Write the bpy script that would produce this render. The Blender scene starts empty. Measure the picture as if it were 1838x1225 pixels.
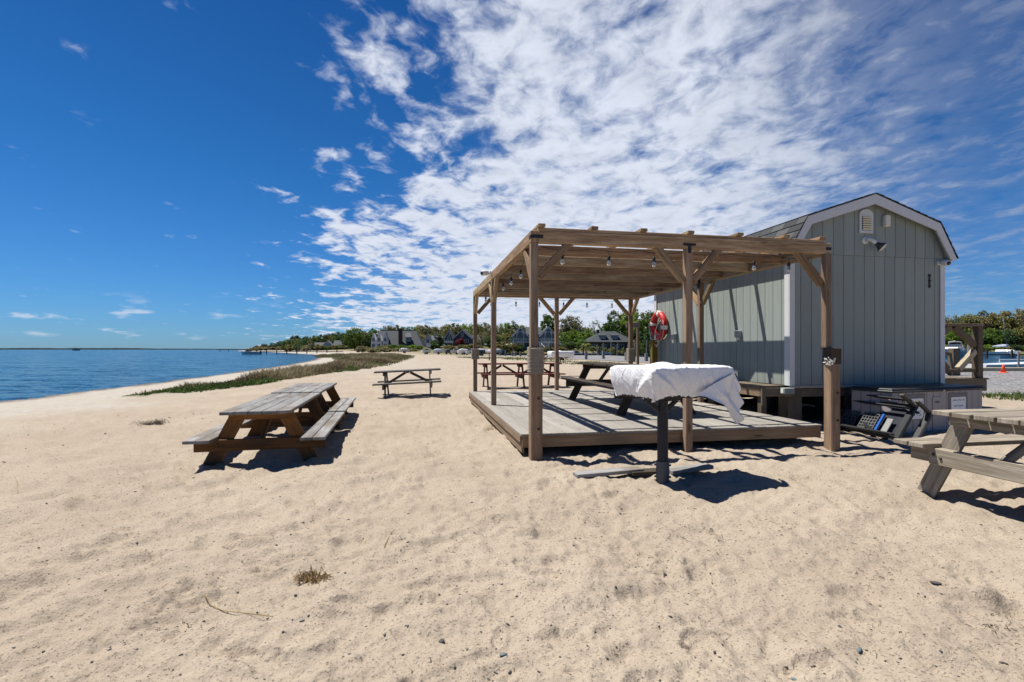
import bpy, math, random
import numpy as np
from mathutils import Vector, Matrix

random.seed(11)
rng = np.random.default_rng(11)
SC = bpy.context.scene
COL = SC.collection
R = math.radians
F, CX, HY, CH = 912.0, 919.0, 627.0, 1.3      # survey of the photograph: focal length, centre, horizon, eye height
WATER = -0.6
ANG = math.atan2(0.182, 0.983)                # the deck, the pergola and the shed share this heading
D2 = Vector((0.983, 0.182, 0)); D1 = Vector((-0.182, 0.983, 0))
SUN = Vector((-0.923 * math.cos(R(65.7)), 0.382 * math.cos(R(65.7)), math.sin(R(65.7)))).normalized()


def at(px, py, Y):
    return Vector(((px - CX) * Y / F, Y, CH + (HY - py) * Y / F))


# ------------------------------------------------------------------ tags
def tag(o, label=None, cat=None, group=None, kind=None):
    if label: o['label'] = label
    if cat: o['category'] = cat
    if group: o['group'] = group
    if kind: o['kind'] = kind
    return o


def empty(name, loc=(0, 0, 0), rz=0.0, label=None, cat=None, group=None, rot=None):
    o = bpy.data.objects.new(name, None)
    o.empty_display_size = 0.1
    COL.objects.link(o)
    o.location = loc
    o.rotation_euler = rot if rot else (0, 0, rz)
    return tag(o, label, cat, group)


def copy_tree(o, parent=None):
    c = o.copy(); COL.objects.link(c); c.parent = parent
    for ch in list(o.children):
        copy_tree(ch, c)
    return c


# ------------------------------------------------------------------ mesh builder
class MB:
    def __init__(s):
        s.v, s.f, s.uv, s.t, s.mi = [], [], [], [], []

    def add(s, verts, faces, uvs=None, tone=None, mi=0):
        b = len(s.v)
        s.v += [tuple(v) for v in verts]
        tn = random.random() if tone is None else tone
        ru, rv = random.random() * 40, random.random() * 40
        for k, f in enumerate(faces):
            s.f.append([b + i for i in f])
            if uvs is not None:
                s.uv.append([(u + ru, w + rv) for u, w in uvs[k]])
            else:
                vs = [Vector(verts[i]) for i in f]
                n = (vs[1] - vs[0]).cross(vs[2] - vs[0])
                a = max(range(3), key=lambda i: abs(n[i]))
                ij = [(1, 2), (0, 2), (0, 1)][a]
                s.uv.append([(v[ij[0]], v[ij[1]]) for v in vs])
            s.t.append(tn); s.mi.append(mi)
        return s

    def board(s, p, q, w, t, up=(0, 0, 1), tone=None, mi=0, skew=(0, 0)):
        p, q = Vector(p), Vector(q)
        L = q - p; ln = L.length; L.normalize()
        S = L.cross(Vector(up))
        if S.length < 1e-5: S = L.cross(Vector((0, 1, 0)))
        S.normalize(); U = S.cross(L)
        vs = []
        for e, k in ((p, skew[0]), (q, skew[1])):
            for a, b in ((-1, -1), (1, -1), (1, 1), (-1, 1)):
                vs.append(e + S * (a * w / 2) + U * (b * t / 2) + L * (k * b * t / 2))
        fs, uv = [], []
        fs.append((0, 1, 2, 3)); fs.append((7, 6, 5, 4))
        e = [(0, 0), (0.02, w), (0.04, w), (0.04, 0)]
        uv += [[(0, 0), (0, w), (t * .3, w), (t * .3, 0)]] * 2
        off = 0
        for i in range(4):
            j = (i + 1) % 4
            d = w if i % 2 == 0 else t
            fs.append((i, 4 + i, 4 + j, j))
            uv.append([(0, off), (ln, off), (ln, off + d), (0, off + d)])
            off += d
        return s.add(vs, fs, uv, tone, mi)

    def box(s, x0, x1, y0, y1, z0, z1, tone=None, mi=0, axis=None):
        dx, dy, dz = x1 - x0, y1 - y0, z1 - z0
        xc, yc, zc = (x0 + x1) / 2, (y0 + y1) / 2, (z0 + z1) / 2
        if axis is None:
            axis = max(range(3), key=lambda i: (dx, dy, dz)[i])
        if axis == 0: return s.board((x0, yc, zc), (x1, yc, zc), dy, dz, (0, 0, 1), tone, mi)
        if axis == 1: return s.board((xc, y0, zc), (xc, y1, zc), dx, dz, (0, 0, 1), tone, mi)
        return s.board((xc, yc, z0), (xc, yc, z1), dx, dy, (0, 1, 0), tone, mi)

    def extrude(s, poly, vec, tone=None, mi=0):
        poly = [Vector(p) for p in poly]; vec = Vector(vec); n = len(poly)
        vs = poly + [p + vec for p in poly]
        nn = sum(((poly[i] - poly[0]).cross(poly[(i + 1) % n] - poly[0]) for i in range(1, n - 1)), Vector())
        a, b = tuple(range(n)), tuple(range(2 * n - 1, n - 1, -1))
        fs = [a, b]
        for i in range(n):
            j = (i + 1) % n
            fs.append((i, n + i, n + j, j))
        if nn.dot(vec) > 0: fs = [tuple(reversed(f)) for f in fs]
        return s.add(vs, fs, None, tone, mi)

    def tube(s, pts, r, n=8, tone=None, mi=0, cap=True, squash=1.0):
        pts = [Vector(p) for p in pts]; m = len(pts)
        rs = list(r) if hasattr(r, '__len__') else [r] * m
        T0 = (pts[1] - pts[0]).normalized()
        A = T0.orthogonal().normalized()
        vs, fs, uv = [], [], []
        ln = 0; lens = []
        for i in range(m):
            T = (pts[min(i + 1, m - 1)] - pts[max(i - 1, 0)])
            if T.length < 1e-9: T = T0.copy()
            T.normalize()
            A = (A - T * A.dot(T))
            if A.length < 1e-6: A = T.orthogonal()
            A.normalize(); B = T.cross(A)
            if i: ln += (pts[i] - pts[i - 1]).length
            lens.append(ln)
            for k in range(n):
                a = 2 * math.pi * k / n
                vs.append(pts[i] + (A * math.cos(a) + B * math.sin(a) * squash) * rs[i])
        for i in range(m - 1):
            for k in range(n):
                l = (k + 1) % n
                fs.append((i * n + k, i * n + l, (i + 1) * n + l, (i + 1) * n + k))
                c = 2 * math.pi * rs[i] / n
                uv.append([(lens[i], c * k), (lens[i], c * (k + 1)), (lens[i + 1], c * (k + 1)), (lens[i + 1], c * k)])
        if cap:
            fs.append(tuple(reversed(range(n)))); uv.append([(0, 0)] * n)
            fs.append(tuple(range((m - 1) * n, m * n))); uv.append([(0, 0)] * n)
        return s.add(vs, fs, uv, tone, mi)

    def lathe(s, prof, c=(0, 0, 0), axis=(0, 0, 1), n=16, tone=None, mi=0):
        c = Vector(c); ax = Vector(axis).normalized()
        A = ax.orthogonal().normalized(); B = ax.cross(A)
        vs, fs = [], []
        for r, h in prof:
            for k in range(n):
                a = 2 * math.pi * k / n
                vs.append(c + ax * h + (A * math.cos(a) + B * math.sin(a)) * max(r, 1e-4))
        m = len(prof)
        for i in range(m - 1):
            for k in range(n):
                l = (k + 1) % n
                fs.append((i * n + k, i * n + l, (i + 1) * n + l, (i + 1) * n + k))
        fs.append(tuple(reversed(range(n)))); fs.append(tuple(range((m - 1) * n, m * n)))
        return s.add(vs, fs, None, tone, mi)

    def build(s, name, mats, parent=None, bevel=0.0, smooth=False, sub=0):
        me = bpy.data.meshes.new(name)
        me.from_pydata(s.v, [], s.f)
        uvl = me.uv_layers.new(name='UVMap')
        flat = np.array([c for f in s.uv for uv in f for c in uv], dtype=np.float32)
        uvl.data.foreach_set('uv', flat)
        at_ = me.attributes.new('tone', 'FLOAT', 'FACE')
        at_.data.foreach_set('value', np.array(s.t, dtype=np.float32))
        for m in (mats if isinstance(mats, (list, tuple)) else [mats]):
            me.materials.append(m)
        me.polygons.foreach_set('material_index', np.array(s.mi, dtype=np.int32))
        if smooth:
            me.polygons.foreach_set('use_smooth', np.ones(len(s.f), dtype=bool))
        me.update()
        o = bpy.data.objects.new(name, me)
        COL.objects.link(o); o.parent = parent
        if bevel:
            b = o.modifiers.new('bevel', 'BEVEL'); b.width = bevel; b.segments = 1; b.limit_method = 'ANGLE'; b.angle_limit = R(40)
        if sub:
            u = o.modifiers.new('sub', 'SUBSURF'); u.levels = sub; u.render_levels = sub
        return o


def mesh_np(name, V, faces_flat, counts, mat, tone=None, parent=None, smooth=False):
    """fast mesh from numpy arrays"""
    me = bpy.data.meshes.new(name)
    me.vertices.add(len(V)); me.vertices.foreach_set('co', np.asarray(V, np.float32).ravel())
    me.loops.add(len(faces_flat)); me.loops.foreach_set('vertex_index', np.asarray(faces_flat, np.int32))
    me.polygons.add(len(counts))
    st = np.concatenate([[0], np.cumsum(counts)[:-1]]).astype(np.int32)
    me.polygons.foreach_set('loop_start', st)
    me.polygons.foreach_set('loop_total', np.asarray(counts, np.int32))
    if smooth: me.polygons.foreach_set('use_smooth', np.ones(len(counts), bool))
    me.update(calc_edges=True)
    if tone is not None:
        a = me.attributes.new('tone', 'FLOAT', 'FACE'); a.data.foreach_set('value', np.asarray(tone, np.float32))
    if mat: me.materials.append(mat)
    me.validate()
    if name is None: return me
    o = bpy.data.objects.new(name, me); COL.objects.link(o); o.parent = parent
    return o


# ------------------------------------------------------------------ materials
class NT:
    def __init__(s, name):
        s.m = bpy.data.materials.new(name); s.m.use_nodes = True
        s.t = s.m.node_tree; s.t.nodes.clear()
        s.out = s.t.nodes.new('ShaderNodeOutputMaterial')
        s.b = s.t.nodes.new('ShaderNodeBsdfPrincipled')
        s.t.links.new(s.b.outputs[0], s.out.inputs['Surface'])

    def n(s, kind, ins=None, **attr):
        nd = s.t.nodes.new('ShaderNode' + kind)
        for k, v in attr.items(): setattr(nd, k, v)
        for k, v in (ins or {}).items():
            s.set(nd.inputs[k], v)
        return nd

    def set(s, sock, v):
        if isinstance(v, bpy.types.NodeSocket): s.t.links.new(v, sock)
        elif isinstance(v, (tuple, list)) and len(v) == 3 and sock.type == 'RGBA': sock.default_value = (*v, 1)
        else: sock.default_value = v

    def math(s, op, a, b=0.0, c=0.0, clamp=False):
        return s.n('Math', {0: a, 1: b, 2: c}, operation=op, use_clamp=clamp).outputs[0]

    def mix(s, f, a, b, blend='MIX'):
        nd = s.n('Mix', None, data_type='RGBA', blend_type=blend)
        s.set(nd.inputs[0], f); s.set(nd.inputs[6], a); s.set(nd.inputs[7], b)
        return nd.outputs[2]

    def ramp(s, f, *stops, interp='LINEAR'):
        nd = s.n('ValToRGB', {0: f}); cr = nd.color_ramp; cr.interpolation = interp
        while len(cr.elements) < len(stops): cr.elements.new(0.5)
        for e, (p, c) in zip(cr.elements, stops):
            e.position = p; e.color = (*c, 1) if len(c) == 3 else c
        return nd.outputs[0]

    def step(s, f, a, b):
        return s.n('MapRange', {0: f, 1: a, 2: b, 3: 0.0, 4: 1.0}, interpolation_type='SMOOTHSTEP').outputs[0]

    def noise(s, vec, scale, detail=3.0, rough=0.5, dist=0.0):
        return s.n('TexNoise', {'Vector': vec, 'Scale': scale, 'Detail': detail, 'Roughness': rough, 'Distortion': dist}).outputs[0]

    def scaled(s, vec, sc, off=(0, 0, 0)):
        return s.n('Mapping', {0: vec, 1: off, 3: sc}).outputs[0]

    def bump(s, h, strength=0.5, dist=0.01, normal=None):
        nd = s.n('Bump', {'Height': h, 'Strength': strength, 'Distance': dist})
        if normal is not None: s.set(nd.inputs['Normal'], normal)
        s.set(s.b.inputs['Normal'], nd.outputs[0]); return nd.outputs[0]

    def fin(s, color, rough=0.7, spec=0.4, metal=0.0):
        s.set(s.b.inputs['Base Color'], color); s.set(s.b.inputs['Roughness'], rough)
        s.b.inputs['Specular IOR Level'].default_value = spec; s.b.inputs['Metallic'].default_value = metal
        return s.m


def wood(name, dark, mid, light, k0=0.60, rough=0.75, grain=42.0, knots=1.0, tonevar=0.35, contrast=1.0, stain=None, bumps=0.5, hue2=None):
    dark, mid, light = (tuple(x * k0 for x in q) for q in (dark, mid, light))
    if stain: stain = tuple(x * k0 for x in stain)
    t = NT(name)
    uv = t.n('UVMap').outputs[0]
    tone = t.n('Attribute', attribute_name='tone').outputs['Fac']
    warp = t.noise(t.scaled(uv, (1.1, 4.0, 1)), 1.0, 2.0)
    wv = t.n('CombineXYZ', {1: t.math('MULTIPLY', warp, 0.06)}).outputs[0]
    uvw = t.n('VectorMath', {0: uv, 1: wv}, operation='ADD').outputs[0]
    g1 = t.noise(t.scaled(uvw, (1.6, grain, 1)), 1.0, 5.0, 0.65)
    g2 = t.noise(t.scaled(uvw, (6.0, grain * 4, 1)), 1.0, 2.0, 0.6)
    broad = t.noise(t.scaled(uv, (0.9, 5.0, 1)), 1.0, 3.0, 0.6)
    f = t.math('ADD', t.math('MULTIPLY', g1, 0.55), t.math('ADD', t.math('MULTIPLY', g2, 0.25), t.math('MULTIPLY', broad, 0.25)))
    f = t.math('ADD', t.math('MULTIPLY', t.math('SUBTRACT', f, 0.525), 2.1 * contrast), 0.5, clamp=True)
    c = t.ramp(f, (0.0, dark), (0.5, mid), (1.0, light))
    if stain:
        sn = t.step(t.noise(t.scaled(uv, (1.4, 3.2, 1)), 1.0, 4.0, 0.6), 0.47, 0.64)
        c = t.mix(t.math('MULTIPLY', sn, 0.75), c, stain)
    if knots:
        vo = t.n('TexVoronoi', {'Vector': t.scaled(uvw, (1.3, 6.0, 1)), 'Scale': 1.0, 'Randomness': 1.0}).outputs['Distance']
        kn = t.math('MULTIPLY', t.math('SUBTRACT', 1.0, t.step(vo, 0.05, 0.13)), 0.75 * knots)
        c = t.mix(kn, c, tuple(x * 0.45 for x in dark))
    if hue2:
        h2 = t.math('FRACT', t.math('MULTIPLY', tone, 7.3))
        c = t.mix(t.math('MULTIPLY', h2, .75), c, t.mix(1.0, c, hue2, 'MULTIPLY'))
    k = t.math('ADD', 1.0 - tonevar, t.math('MULTIPLY', tone, 2 * tonevar))
    kc = t.n('CombineColor', {0: k, 1: k, 2: k}).outputs[0]
    c = t.mix(1.0, c, kc, 'MULTIPLY')
    t.bump(t.math('ADD', g1, t.math('MULTIPLY', g2, 0.5)), bumps, 0.004)
    return t.fin(c, rough, 0.25)


def plain(name, col, rough=0.5, spec=0.4, metal=0.0, var=0.12, scale=6.0, bump=0.0, bscale=60.0):
    t = NT(name)
    p = t.n('NewGeometry').outputs['Position']
    n = t.noise(p, scale, 4.0, 0.6)
    k = t.math('ADD', 1 - var, t.math('MULTIPLY', n, 2 * var))
    c = t.mix(1.0, col, t.n('CombineColor', {0: k, 1: k, 2: k}).outputs[0], 'MULTIPLY')
    if bump: t.bump(t.noise(p, bscale, 3.0), bump, 0.003)
    r = t.math('ADD', rough - 0.08, t.math('MULTIPLY', n, 0.16))
    return t.fin(c, r, spec, metal)


M = {}
M['pergola'] = wood('pergola_lumber', (0.085, 0.05, 0.026), (0.25, 0.155, 0.088), (0.44, 0.31, 0.19), k0=1.1, tonevar=0.36, grain=20, contrast=1.35, hue2=(.80, 1.02, 1.05))
M['post'] = wood('post_lumber', (0.12, 0.075, 0.045), (0.26, 0.175, 0.115), (0.40, 0.29, 0.20), k0=.92, tonevar=0.18, grain=24, contrast=1.3, hue2=(.95, 1.02, 1.08))
M['oldpost'] = wood('old_post_lumber', (0.16, 0.10, 0.06), (0.34, 0.225, 0.145), (0.50, 0.36, 0.24), k0=.80, tonevar=0.12, grain=18, contrast=1.2)
M['deck'] = wood('deck_boards', (0.20, 0.182, 0.157), (0.36, 0.335, 0.297), (0.50, 0.475, 0.432), k0=.68, tonevar=0.2, grain=30, knots=0.5)
M['fascia'] = wood('deck_fascia', (0.13, 0.085, 0.05), (0.29, 0.20, 0.125), (0.42, 0.31, 0.20), k0=.78, tonevar=0.1, grain=22)
M['greytop'] = wood('weathered_grey_planks', (0.10, 0.097, 0.095), (0.27, 0.265, 0.26), (0.44, 0.435, 0.43), k0=.74, tonevar=0.22, grain=36, knots=0.7, contrast=1.15, stain=(0.16, 0.125, 0.09))
M['stain'] = wood('brown_stained_planks', (0.065, 0.026, 0.008), (0.21, 0.092, 0.026), (0.33, 0.155, 0.05), k0=.85, tonevar=0.28, grain=16, knots=0.6, contrast=1.2, stain=(0.07, 0.045, 0.03))
M['silver'] = wood('silvered_planks', (0.11, 0.092, 0.066), (0.30, 0.26, 0.205), (0.52, 0.47, 0.39), k0=.78, tonevar=0.12, grain=34, knots=0.8, contrast=1.35, stain=(0.24, 0.20, 0.15))
M['darktable'] = wood('dark_brown_planks', (0.030, 0.022, 0.016), (0.085, 0.064, 0.046), (0.17, 0.135, 0.10), tonevar=0.2, grain=30)
M['redtable'] = wood('red_painted_planks', (0.055, 0.014, 0.008), (0.15, 0.034, 0.020), (0.25, 0.075, 0.05), tonevar=0.25, grain=30, knots=0.3)
M['blacktable'] = wood('dark_grey_planks', (0.06, 0.055, 0.05), (0.15, 0.14, 0.13), (0.32, 0.31, 0.30), tonevar=0.2, grain=30)
M['timber'] = wood('treated_timber', (0.11, 0.085, 0.06), (0.22, 0.175, 0.125), (0.34, 0.285, 0.215), tonevar=0.2, grain=24)
M['palewood'] = wood('pale_timber', (0.25, 0.21, 0.15), (0.42, 0.36, 0.26), (0.56, 0.50, 0.40), k0=.95, tonevar=0.12, grain=24)
M['yellowpost'] = wood('yellowed_post', (0.13, 0.08, 0.015), (0.30, 0.19, 0.035), (0.38, 0.27, 0.07), tonevar=0.1, grain=20, stain=(0.13, 0.14, 0.03))
M['piling'] = wood('grey_piling', (0.16, 0.15, 0.14), (0.32, 0.305, 0.29), (0.46, 0.45, 0.43), tonevar=0.2, grain=20)
M['bollardwood'] = wood('bollard_wood', (0.16, 0.16, 0.165), (0.27, 0.275, 0.28), (0.38, 0.385, 0.39), tonevar=0.15, grain=20)
M['steel'] = plain('black_steel', (0.018, 0.018, 0.020), 0.5, 0.5, 0.3)
M['bolt'] = plain('rusty_bolt', (0.05, 0.03, 0.02), 0.6)
M['polegrey'] = plain('dark_grey_steel', (0.020, 0.022, 0.027), 0.55, 0.4, 0.2, var=0.25, bump=0.2)
M['sleeve'] = plain('galvanised_sleeve', (0.075, 0.08, 0.095), 0.5, 0.4, 0.3, var=0.25, bump=0.2)
M['white'] = plain('white_paint', (0.66, 0.66, 0.64), 0.45, 0.4, var=0.05)
M['trim'] = plain('white_trim', (0.58, 0.59, 0.60), 0.5, 0.35, var=0.06, scale=9)
M['cream'] = plain('cream_plastic', (0.62, 0.60, 0.50), 0.5, var=0.08)
M['blackp'] = plain('black_plastic', (0.016, 0.017, 0.019), 0.42, 0.45, var=0.3)
M['greyp'] = plain('dark_grey_plastic', (0.045, 0.045, 0.045), 0.5, 0.4, var=0.3, scale=14)
M['latticep'] = plain('grey_plastic', (0.075, 0.078, 0.078), 0.5, 0.4, var=0.2, scale=14)
M['bluep'] = plain('blue_plastic', (0.012, 0.10, 0.42), 0.4, 0.45, var=0.15)
M['navyp'] = plain('navy_plastic', (0.007, 0.009, 0.02), 0.45, 0.45, var=0.2)
M['paleboard'] = plain('pale_plastic_board', (0.22, 0.22, 0.215), 0.55, var=0.2, scale=18)
M['red'] = plain('lifebuoy_red', (0.42, 0.018, 0.016), 0.5, 0.35, var=0.12)
M['rope'] = plain('white_rope', (0.62, 0.60, 0.54), 0.8, 0.1, var=0.15, scale=30)
M['orange'] = plain('cone_orange', (0.85, 0.10, 0.03), 0.45, var=0.05)
M['paper'] = plain('white_sign', (0.72, 0.73, 0.76), 0.5, var=0.03)
M['ink'] = plain('dark_teal_ink', (0.05, 0.13, 0.19), 0.6, var=0.0)
M['inkgreen'] = plain('green_ink', (0.07, 0.22, 0.20), 0.6, var=0.0)
M['boxside'] = plain('taupe_resin', (0.31, 0.28, 0.28), 0.55, 0.3, var=0.08)
M['boxlid'] = plain('dark_resin', (0.035, 0.036, 0.040), 0.45, 0.4, var=0.12)
M['brass'] = plain('steel_latch', (0.55, 0.55, 0.52), 0.3, 0.5, 0.8)
M['socket'] = plain('black_socket', (0.012, 0.012, 0.012), 0.5)
M['glassbulb'] = None
M['asphaltshingle'] = None
M['boathull'] = plain('white_gelcoat', (0.66, 0.66, 0.66), 0.25, 0.5, var=0.04)
M['boatdark'] = plain('boat_dark_trim', (0.03, 0.035, 0.05), 0.3, 0.5, var=0.1)
M['canvas'] = plain('blue_grey_canvas', (0.36, 0.40, 0.52), 0.7, var=0.1)
M['pane'] = plain('window_glass', (0.03, 0.04, 0.055), 0.12, 0.6, var=0.1)
M['h_white'] = plain('house_white_boards', (0.50, 0.50, 0.50), 0.6, var=0.06)
M['h_grey'] = plain('house_grey_shingle', (0.085, 0.097, 0.11), 0.8, var=0.2, scale=2)
M['h_slate'] = plain('house_slate_roof', (0.046, 0.053, 0.060), 0.8, var=0.2, scale=1.5)
M['h_navy'] = plain('house_navy_boards', (0.03, 0.04, 0.07), 0.7, var=0.15, scale=2)
M['h_blue'] = plain('house_blue_boards', (0.06, 0.09, 0.125), 0.7, var=0.15, scale=2)
M['h_dark'] = plain('dark_roof_shingle', (0.035, 0.041, 0.048), 0.85, var=0.25, scale=1.5)
M['h_brick'] = plain('dark_chimney_brick', (0.035, 0.028, 0.028), 0.85, var=0.2)
M['h_shade'] = plain('brown_shingle_wall', (0.06, 0.055, 0.05), 0.8, var=0.2)
M['bark'] = plain('tree_bark', (0.085, 0.070, 0.055), 0.9, 0.2, var=0.3, scale=3)
M['wire'] = plain('black_cable', (0.012, 0.012, 0.012), 0.6, var=0.0)
M['seaweed'] = plain('dry_seaweed', (0.055, 0.038, 0.026), 0.9, 0.1, var=0.4, scale=30)
M['straw'] = plain('dry_straw', (0.26, 0.18, 0.09), 0.85, 0.1, var=0.4, scale=60)
M['pebble'] = plain('dark_pebble', (0.06, 0.058, 0.056), 0.75, 0.3, var=0.6, scale=9)
M['bluestone'] = plain('blue_grey_stone', (0.10, 0.135, 0.15), 0.7, 0.3, var=0.3, scale=40)


def mk_bulb():
    t = NT('clear_bulb_glass')
    t.b.inputs['Transmission Weight'].default_value = 0.85
    t.b.inputs['IOR'].default_value = 1.3
    return t.fin((0.62, 0.64, 0.64), 0.08, 0.4)


M['glassbulb'] = mk_bulb()


def mk_siding(name, col):
    t = NT(name)
    p = t.n('NewGeometry').outputs['Position']
    n1 = t.noise(p, 1.7, 4.0, 0.6)
    st = t.noise(t.scaled(p, (14, 14, 0.8)), 1.0, 4.0, 0.6)
    gr = t.noise(t.scaled(p, (90, 90, 5)), 1.0, 3.0, 0.6)
    k = t.math('ADD', 0.86, t.math('ADD', t.math('MULTIPLY', n1, 0.14), t.math('MULTIPLY', st, 0.14)))
    c = t.mix(1.0, col, t.n('CombineColor', {0: k, 1: k, 2: k}).outputs[0], 'MULTIPLY')
    z = t.n('SeparateXYZ', {0: p}).outputs[2]
    sheet = t.n('Attribute', attribute_name='tone').outputs['Fac']
    k2 = t.math('ADD', .93, t.math('MULTIPLY', sheet, .14))
    c = t.mix(1.0, c, t.n('CombineColor', {0: k2, 1: k2, 2: k2}).outputs[0], 'MULTIPLY')
    drip = t.math('MULTIPLY', t.step(t.noise(t.scaled(p, (9, 9, .5)), 1.0, 4.0, .6), .56, .72), .16)
    c = t.mix(drip, c, (0.17, 0.165, 0.15))
    dirt = t.math('MULTIPLY', t.math('SUBTRACT', 1.0, t.step(t.math('ADD', z, t.math('MULTIPLY', st, 0.3)), 0.85, 1.15)), 0.25)
    c = t.mix(dirt, c, (0.16, 0.14, 0.11))
    t.bump(gr, 0.35, 0.003)
    return t.fin(c, 0.62, 0.3)


M['siding'] = mk_siding('grey_green_siding', (0.258, 0.293, 0.275))


def mk_shingle():
    t = NT('asphalt_shingles')
    uv = t.n('UVMap').outputs[0]
    br = t.n('TexBrick', {'Vector': uv, 'Color1': (0.04, 0.042, 0.045, 1), 'Color2': (0.085, 0.088, 0.092, 1), 'Mortar': (0.02, 0.02, 0.02, 1),
                          'Scale': 1.0, 'Mortar Size': 0.006, 'Brick Width': 0.30, 'Row Height': 0.145, 'Bias': 0.0})
    p = t.n('NewGeometry').outputs['Position']
    g = t.noise(p, 160, 2.0)
    k = t.math('ADD', 0.6, t.math('MULTIPLY', g, 0.8))
    c = t.mix(1.0, br.outputs['Color'], t.n('CombineColor', {0: k, 1: k, 2: k}).outputs[0], 'MULTIPLY')
    t.bump(t.math('ADD', t.math('MULTIPLY', br.outputs['Fac'], -1.0), t.math('MULTIPLY', g, 0.3)), 0.6, 0.006)
    return t.fin(c, 0.9, 0.2)


M['asphaltshingle'] = mk_shingle()


def mk_rope_wrap():
    t = NT('rope_wrap')
    p = t.n('NewGeometry').outputs['Position']
    g = t.noise(t.scaled(p, (60, 60, 240)), 1.0, 3.0)
    c = t.ramp(g, (0.3, (0.20, 0.165, 0.13)), (0.7, (0.42, 0.37, 0.31)))
    t.bump(g, 0.5, 0.004)
    return t.fin(c, 0.9, 0.1)


M['ropewrap'] = mk_rope_wrap()


def mk_tarp():
    t = NT('white_tarp')
    p = t.n('NewGeometry').outputs['Position']
    a = t.noise(t.scaled(p, (9, 9, 5)), 1.0, 2.0, 0.5, 1.0)
    b = t.noise(t.scaled(p, (24, 24, 12)), 1.0, 2.0, 0.5, 1.5)
    r1 = t.math('POWER', t.math('SUBTRACT', 1.0, t.math('MULTIPLY', t.math('ABSOLUTE', t.math('SUBTRACT', a, 0.5)), 3.0), clamp=True), 3.0)
    r2 = t.math('POWER', t.math('SUBTRACT', 1.0, t.math('MULTIPLY', t.math('ABSOLUTE', t.math('SUBTRACT', b, 0.5)), 3.0), clamp=True), 3.0)
    t.bump(t.math('ADD', r1, t.math('MULTIPLY', r2, 0.2)), 0.40, 0.014)
    return t.fin((0.78, 0.785, 0.80), 0.27, 0.5)


M['tarp'] = mk_tarp()


def mk_sand():
    t = NT('beach_sand')
    p = t.n('NewGeometry').outputs['Position']
    zone = t.n('SeparateColor', {0: t.n('Attribute', attribute_name='zone').outputs['Color']}).outputs
    big = t.noise(p, 0.55, 4.0, 0.6)
    mid = t.noise(p, 5.0, 4.0, 0.6)
    sp = t.noise(p, 75.0, 2.0, 0.7)
    gr = t.noise(p, 210.0, 2.0, 0.7)
    c = t.mix(t.step(big, 0.3, 0.7), (0.296, 0.245, 0.190), (0.338, 0.286, 0.225))
    c = t.mix(t.math('MULTIPLY', t.step(mid, 0.45, 0.75), 0.30), c, (0.262, 0.216, 0.165))
    pale = t.mix(t.step(mid, 0.3, 0.7), (0.315, 0.287, 0.245), (0.365, 0.338, 0.295))
    c = t.mix(zone[0], c, pale)
    soil = t.mix(t.step(t.noise(p, 1.2, 4.0), 0.35, 0.65), (0.13, 0.095, 0.055), (0.09, 0.11, 0.035))
    c = t.mix(zone[2], c, soil)
    dk = t.math('MULTIPLY', t.step(sp, 0.56, 0.65), t.math('SUBTRACT', 1.0, zone[2]))
    c = t.mix(t.math('MULTIPLY', dk, 0.62), c, (0.075, 0.055, 0.04))
    sp2 = t.noise(t.scaled(p, (1, 1, 1), (3.1, 7.7, 1.3)), 62.0, 2.0, 0.7)
    lt = t.math('MULTIPLY', t.step(sp2, 0.64, 0.74), 0.45)
    c = t.mix(lt, c, (0.50, 0.44, 0.37))
    k = t.math('ADD', 0.70, t.math('MULTIPLY', gr, 0.60))
    c = t.mix(1.0, c, t.n('CombineColor', {0: k, 1: k, 2: k}).outputs[0], 'MULTIPLY')
    c = t.mix(zone[1], c, (0.085, 0.065, 0.045))
    h = t.math('ADD', t.math('MULTIPLY', gr, 0.4), t.math('ADD', t.math('MULTIPLY', sp, 0.6), t.math('MULTIPLY', t.noise(p, 26.0, 3.0, 0.6), 1.4)))
    t.bump(h, 0.65, 0.013)
    return t.fin(c, t.math('SUBTRACT', 0.95, t.math('MULTIPLY', zone[1], 0.6)), 0.15)


M['sand'] = mk_sand()


def mk_gravel():
    t = NT('grey_gravel')
    p = t.n('NewGeometry').outputs['Position']
    vo = t.n('TexVoronoi', {'Vector': p, 'Scale': 9.0})
    n = t.noise(p, 0.35, 4.0, 0.6)
    n2 = t.noise(p, 4.0, 4.0, 0.7)
    c = t.ramp(t.n('SeparateColor', {0: vo.outputs['Color']}).outputs[0], (0.0, (0.08, 0.08, 0.084)), (0.5, (0.17, 0.17, 0.178)), (1.0, (0.30, 0.30, 0.31)))
    c = t.mix(t.math('MULTIPLY', t.step(n2, 0.4, 0.7), 0.45), c, (0.15, 0.15, 0.155))
    c = t.mix(t.math('MULTIPLY', t.step(n, 0.45, 0.65), 0.4), c, (0.22, 0.205, 0.185))
    t.bump(t.math('ADD', vo.outputs['Distance'], n2), 0.8, 0.08)
    return t.fin(c, 0.9, 0.2)


M['gravel'] = mk_gravel()


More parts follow.
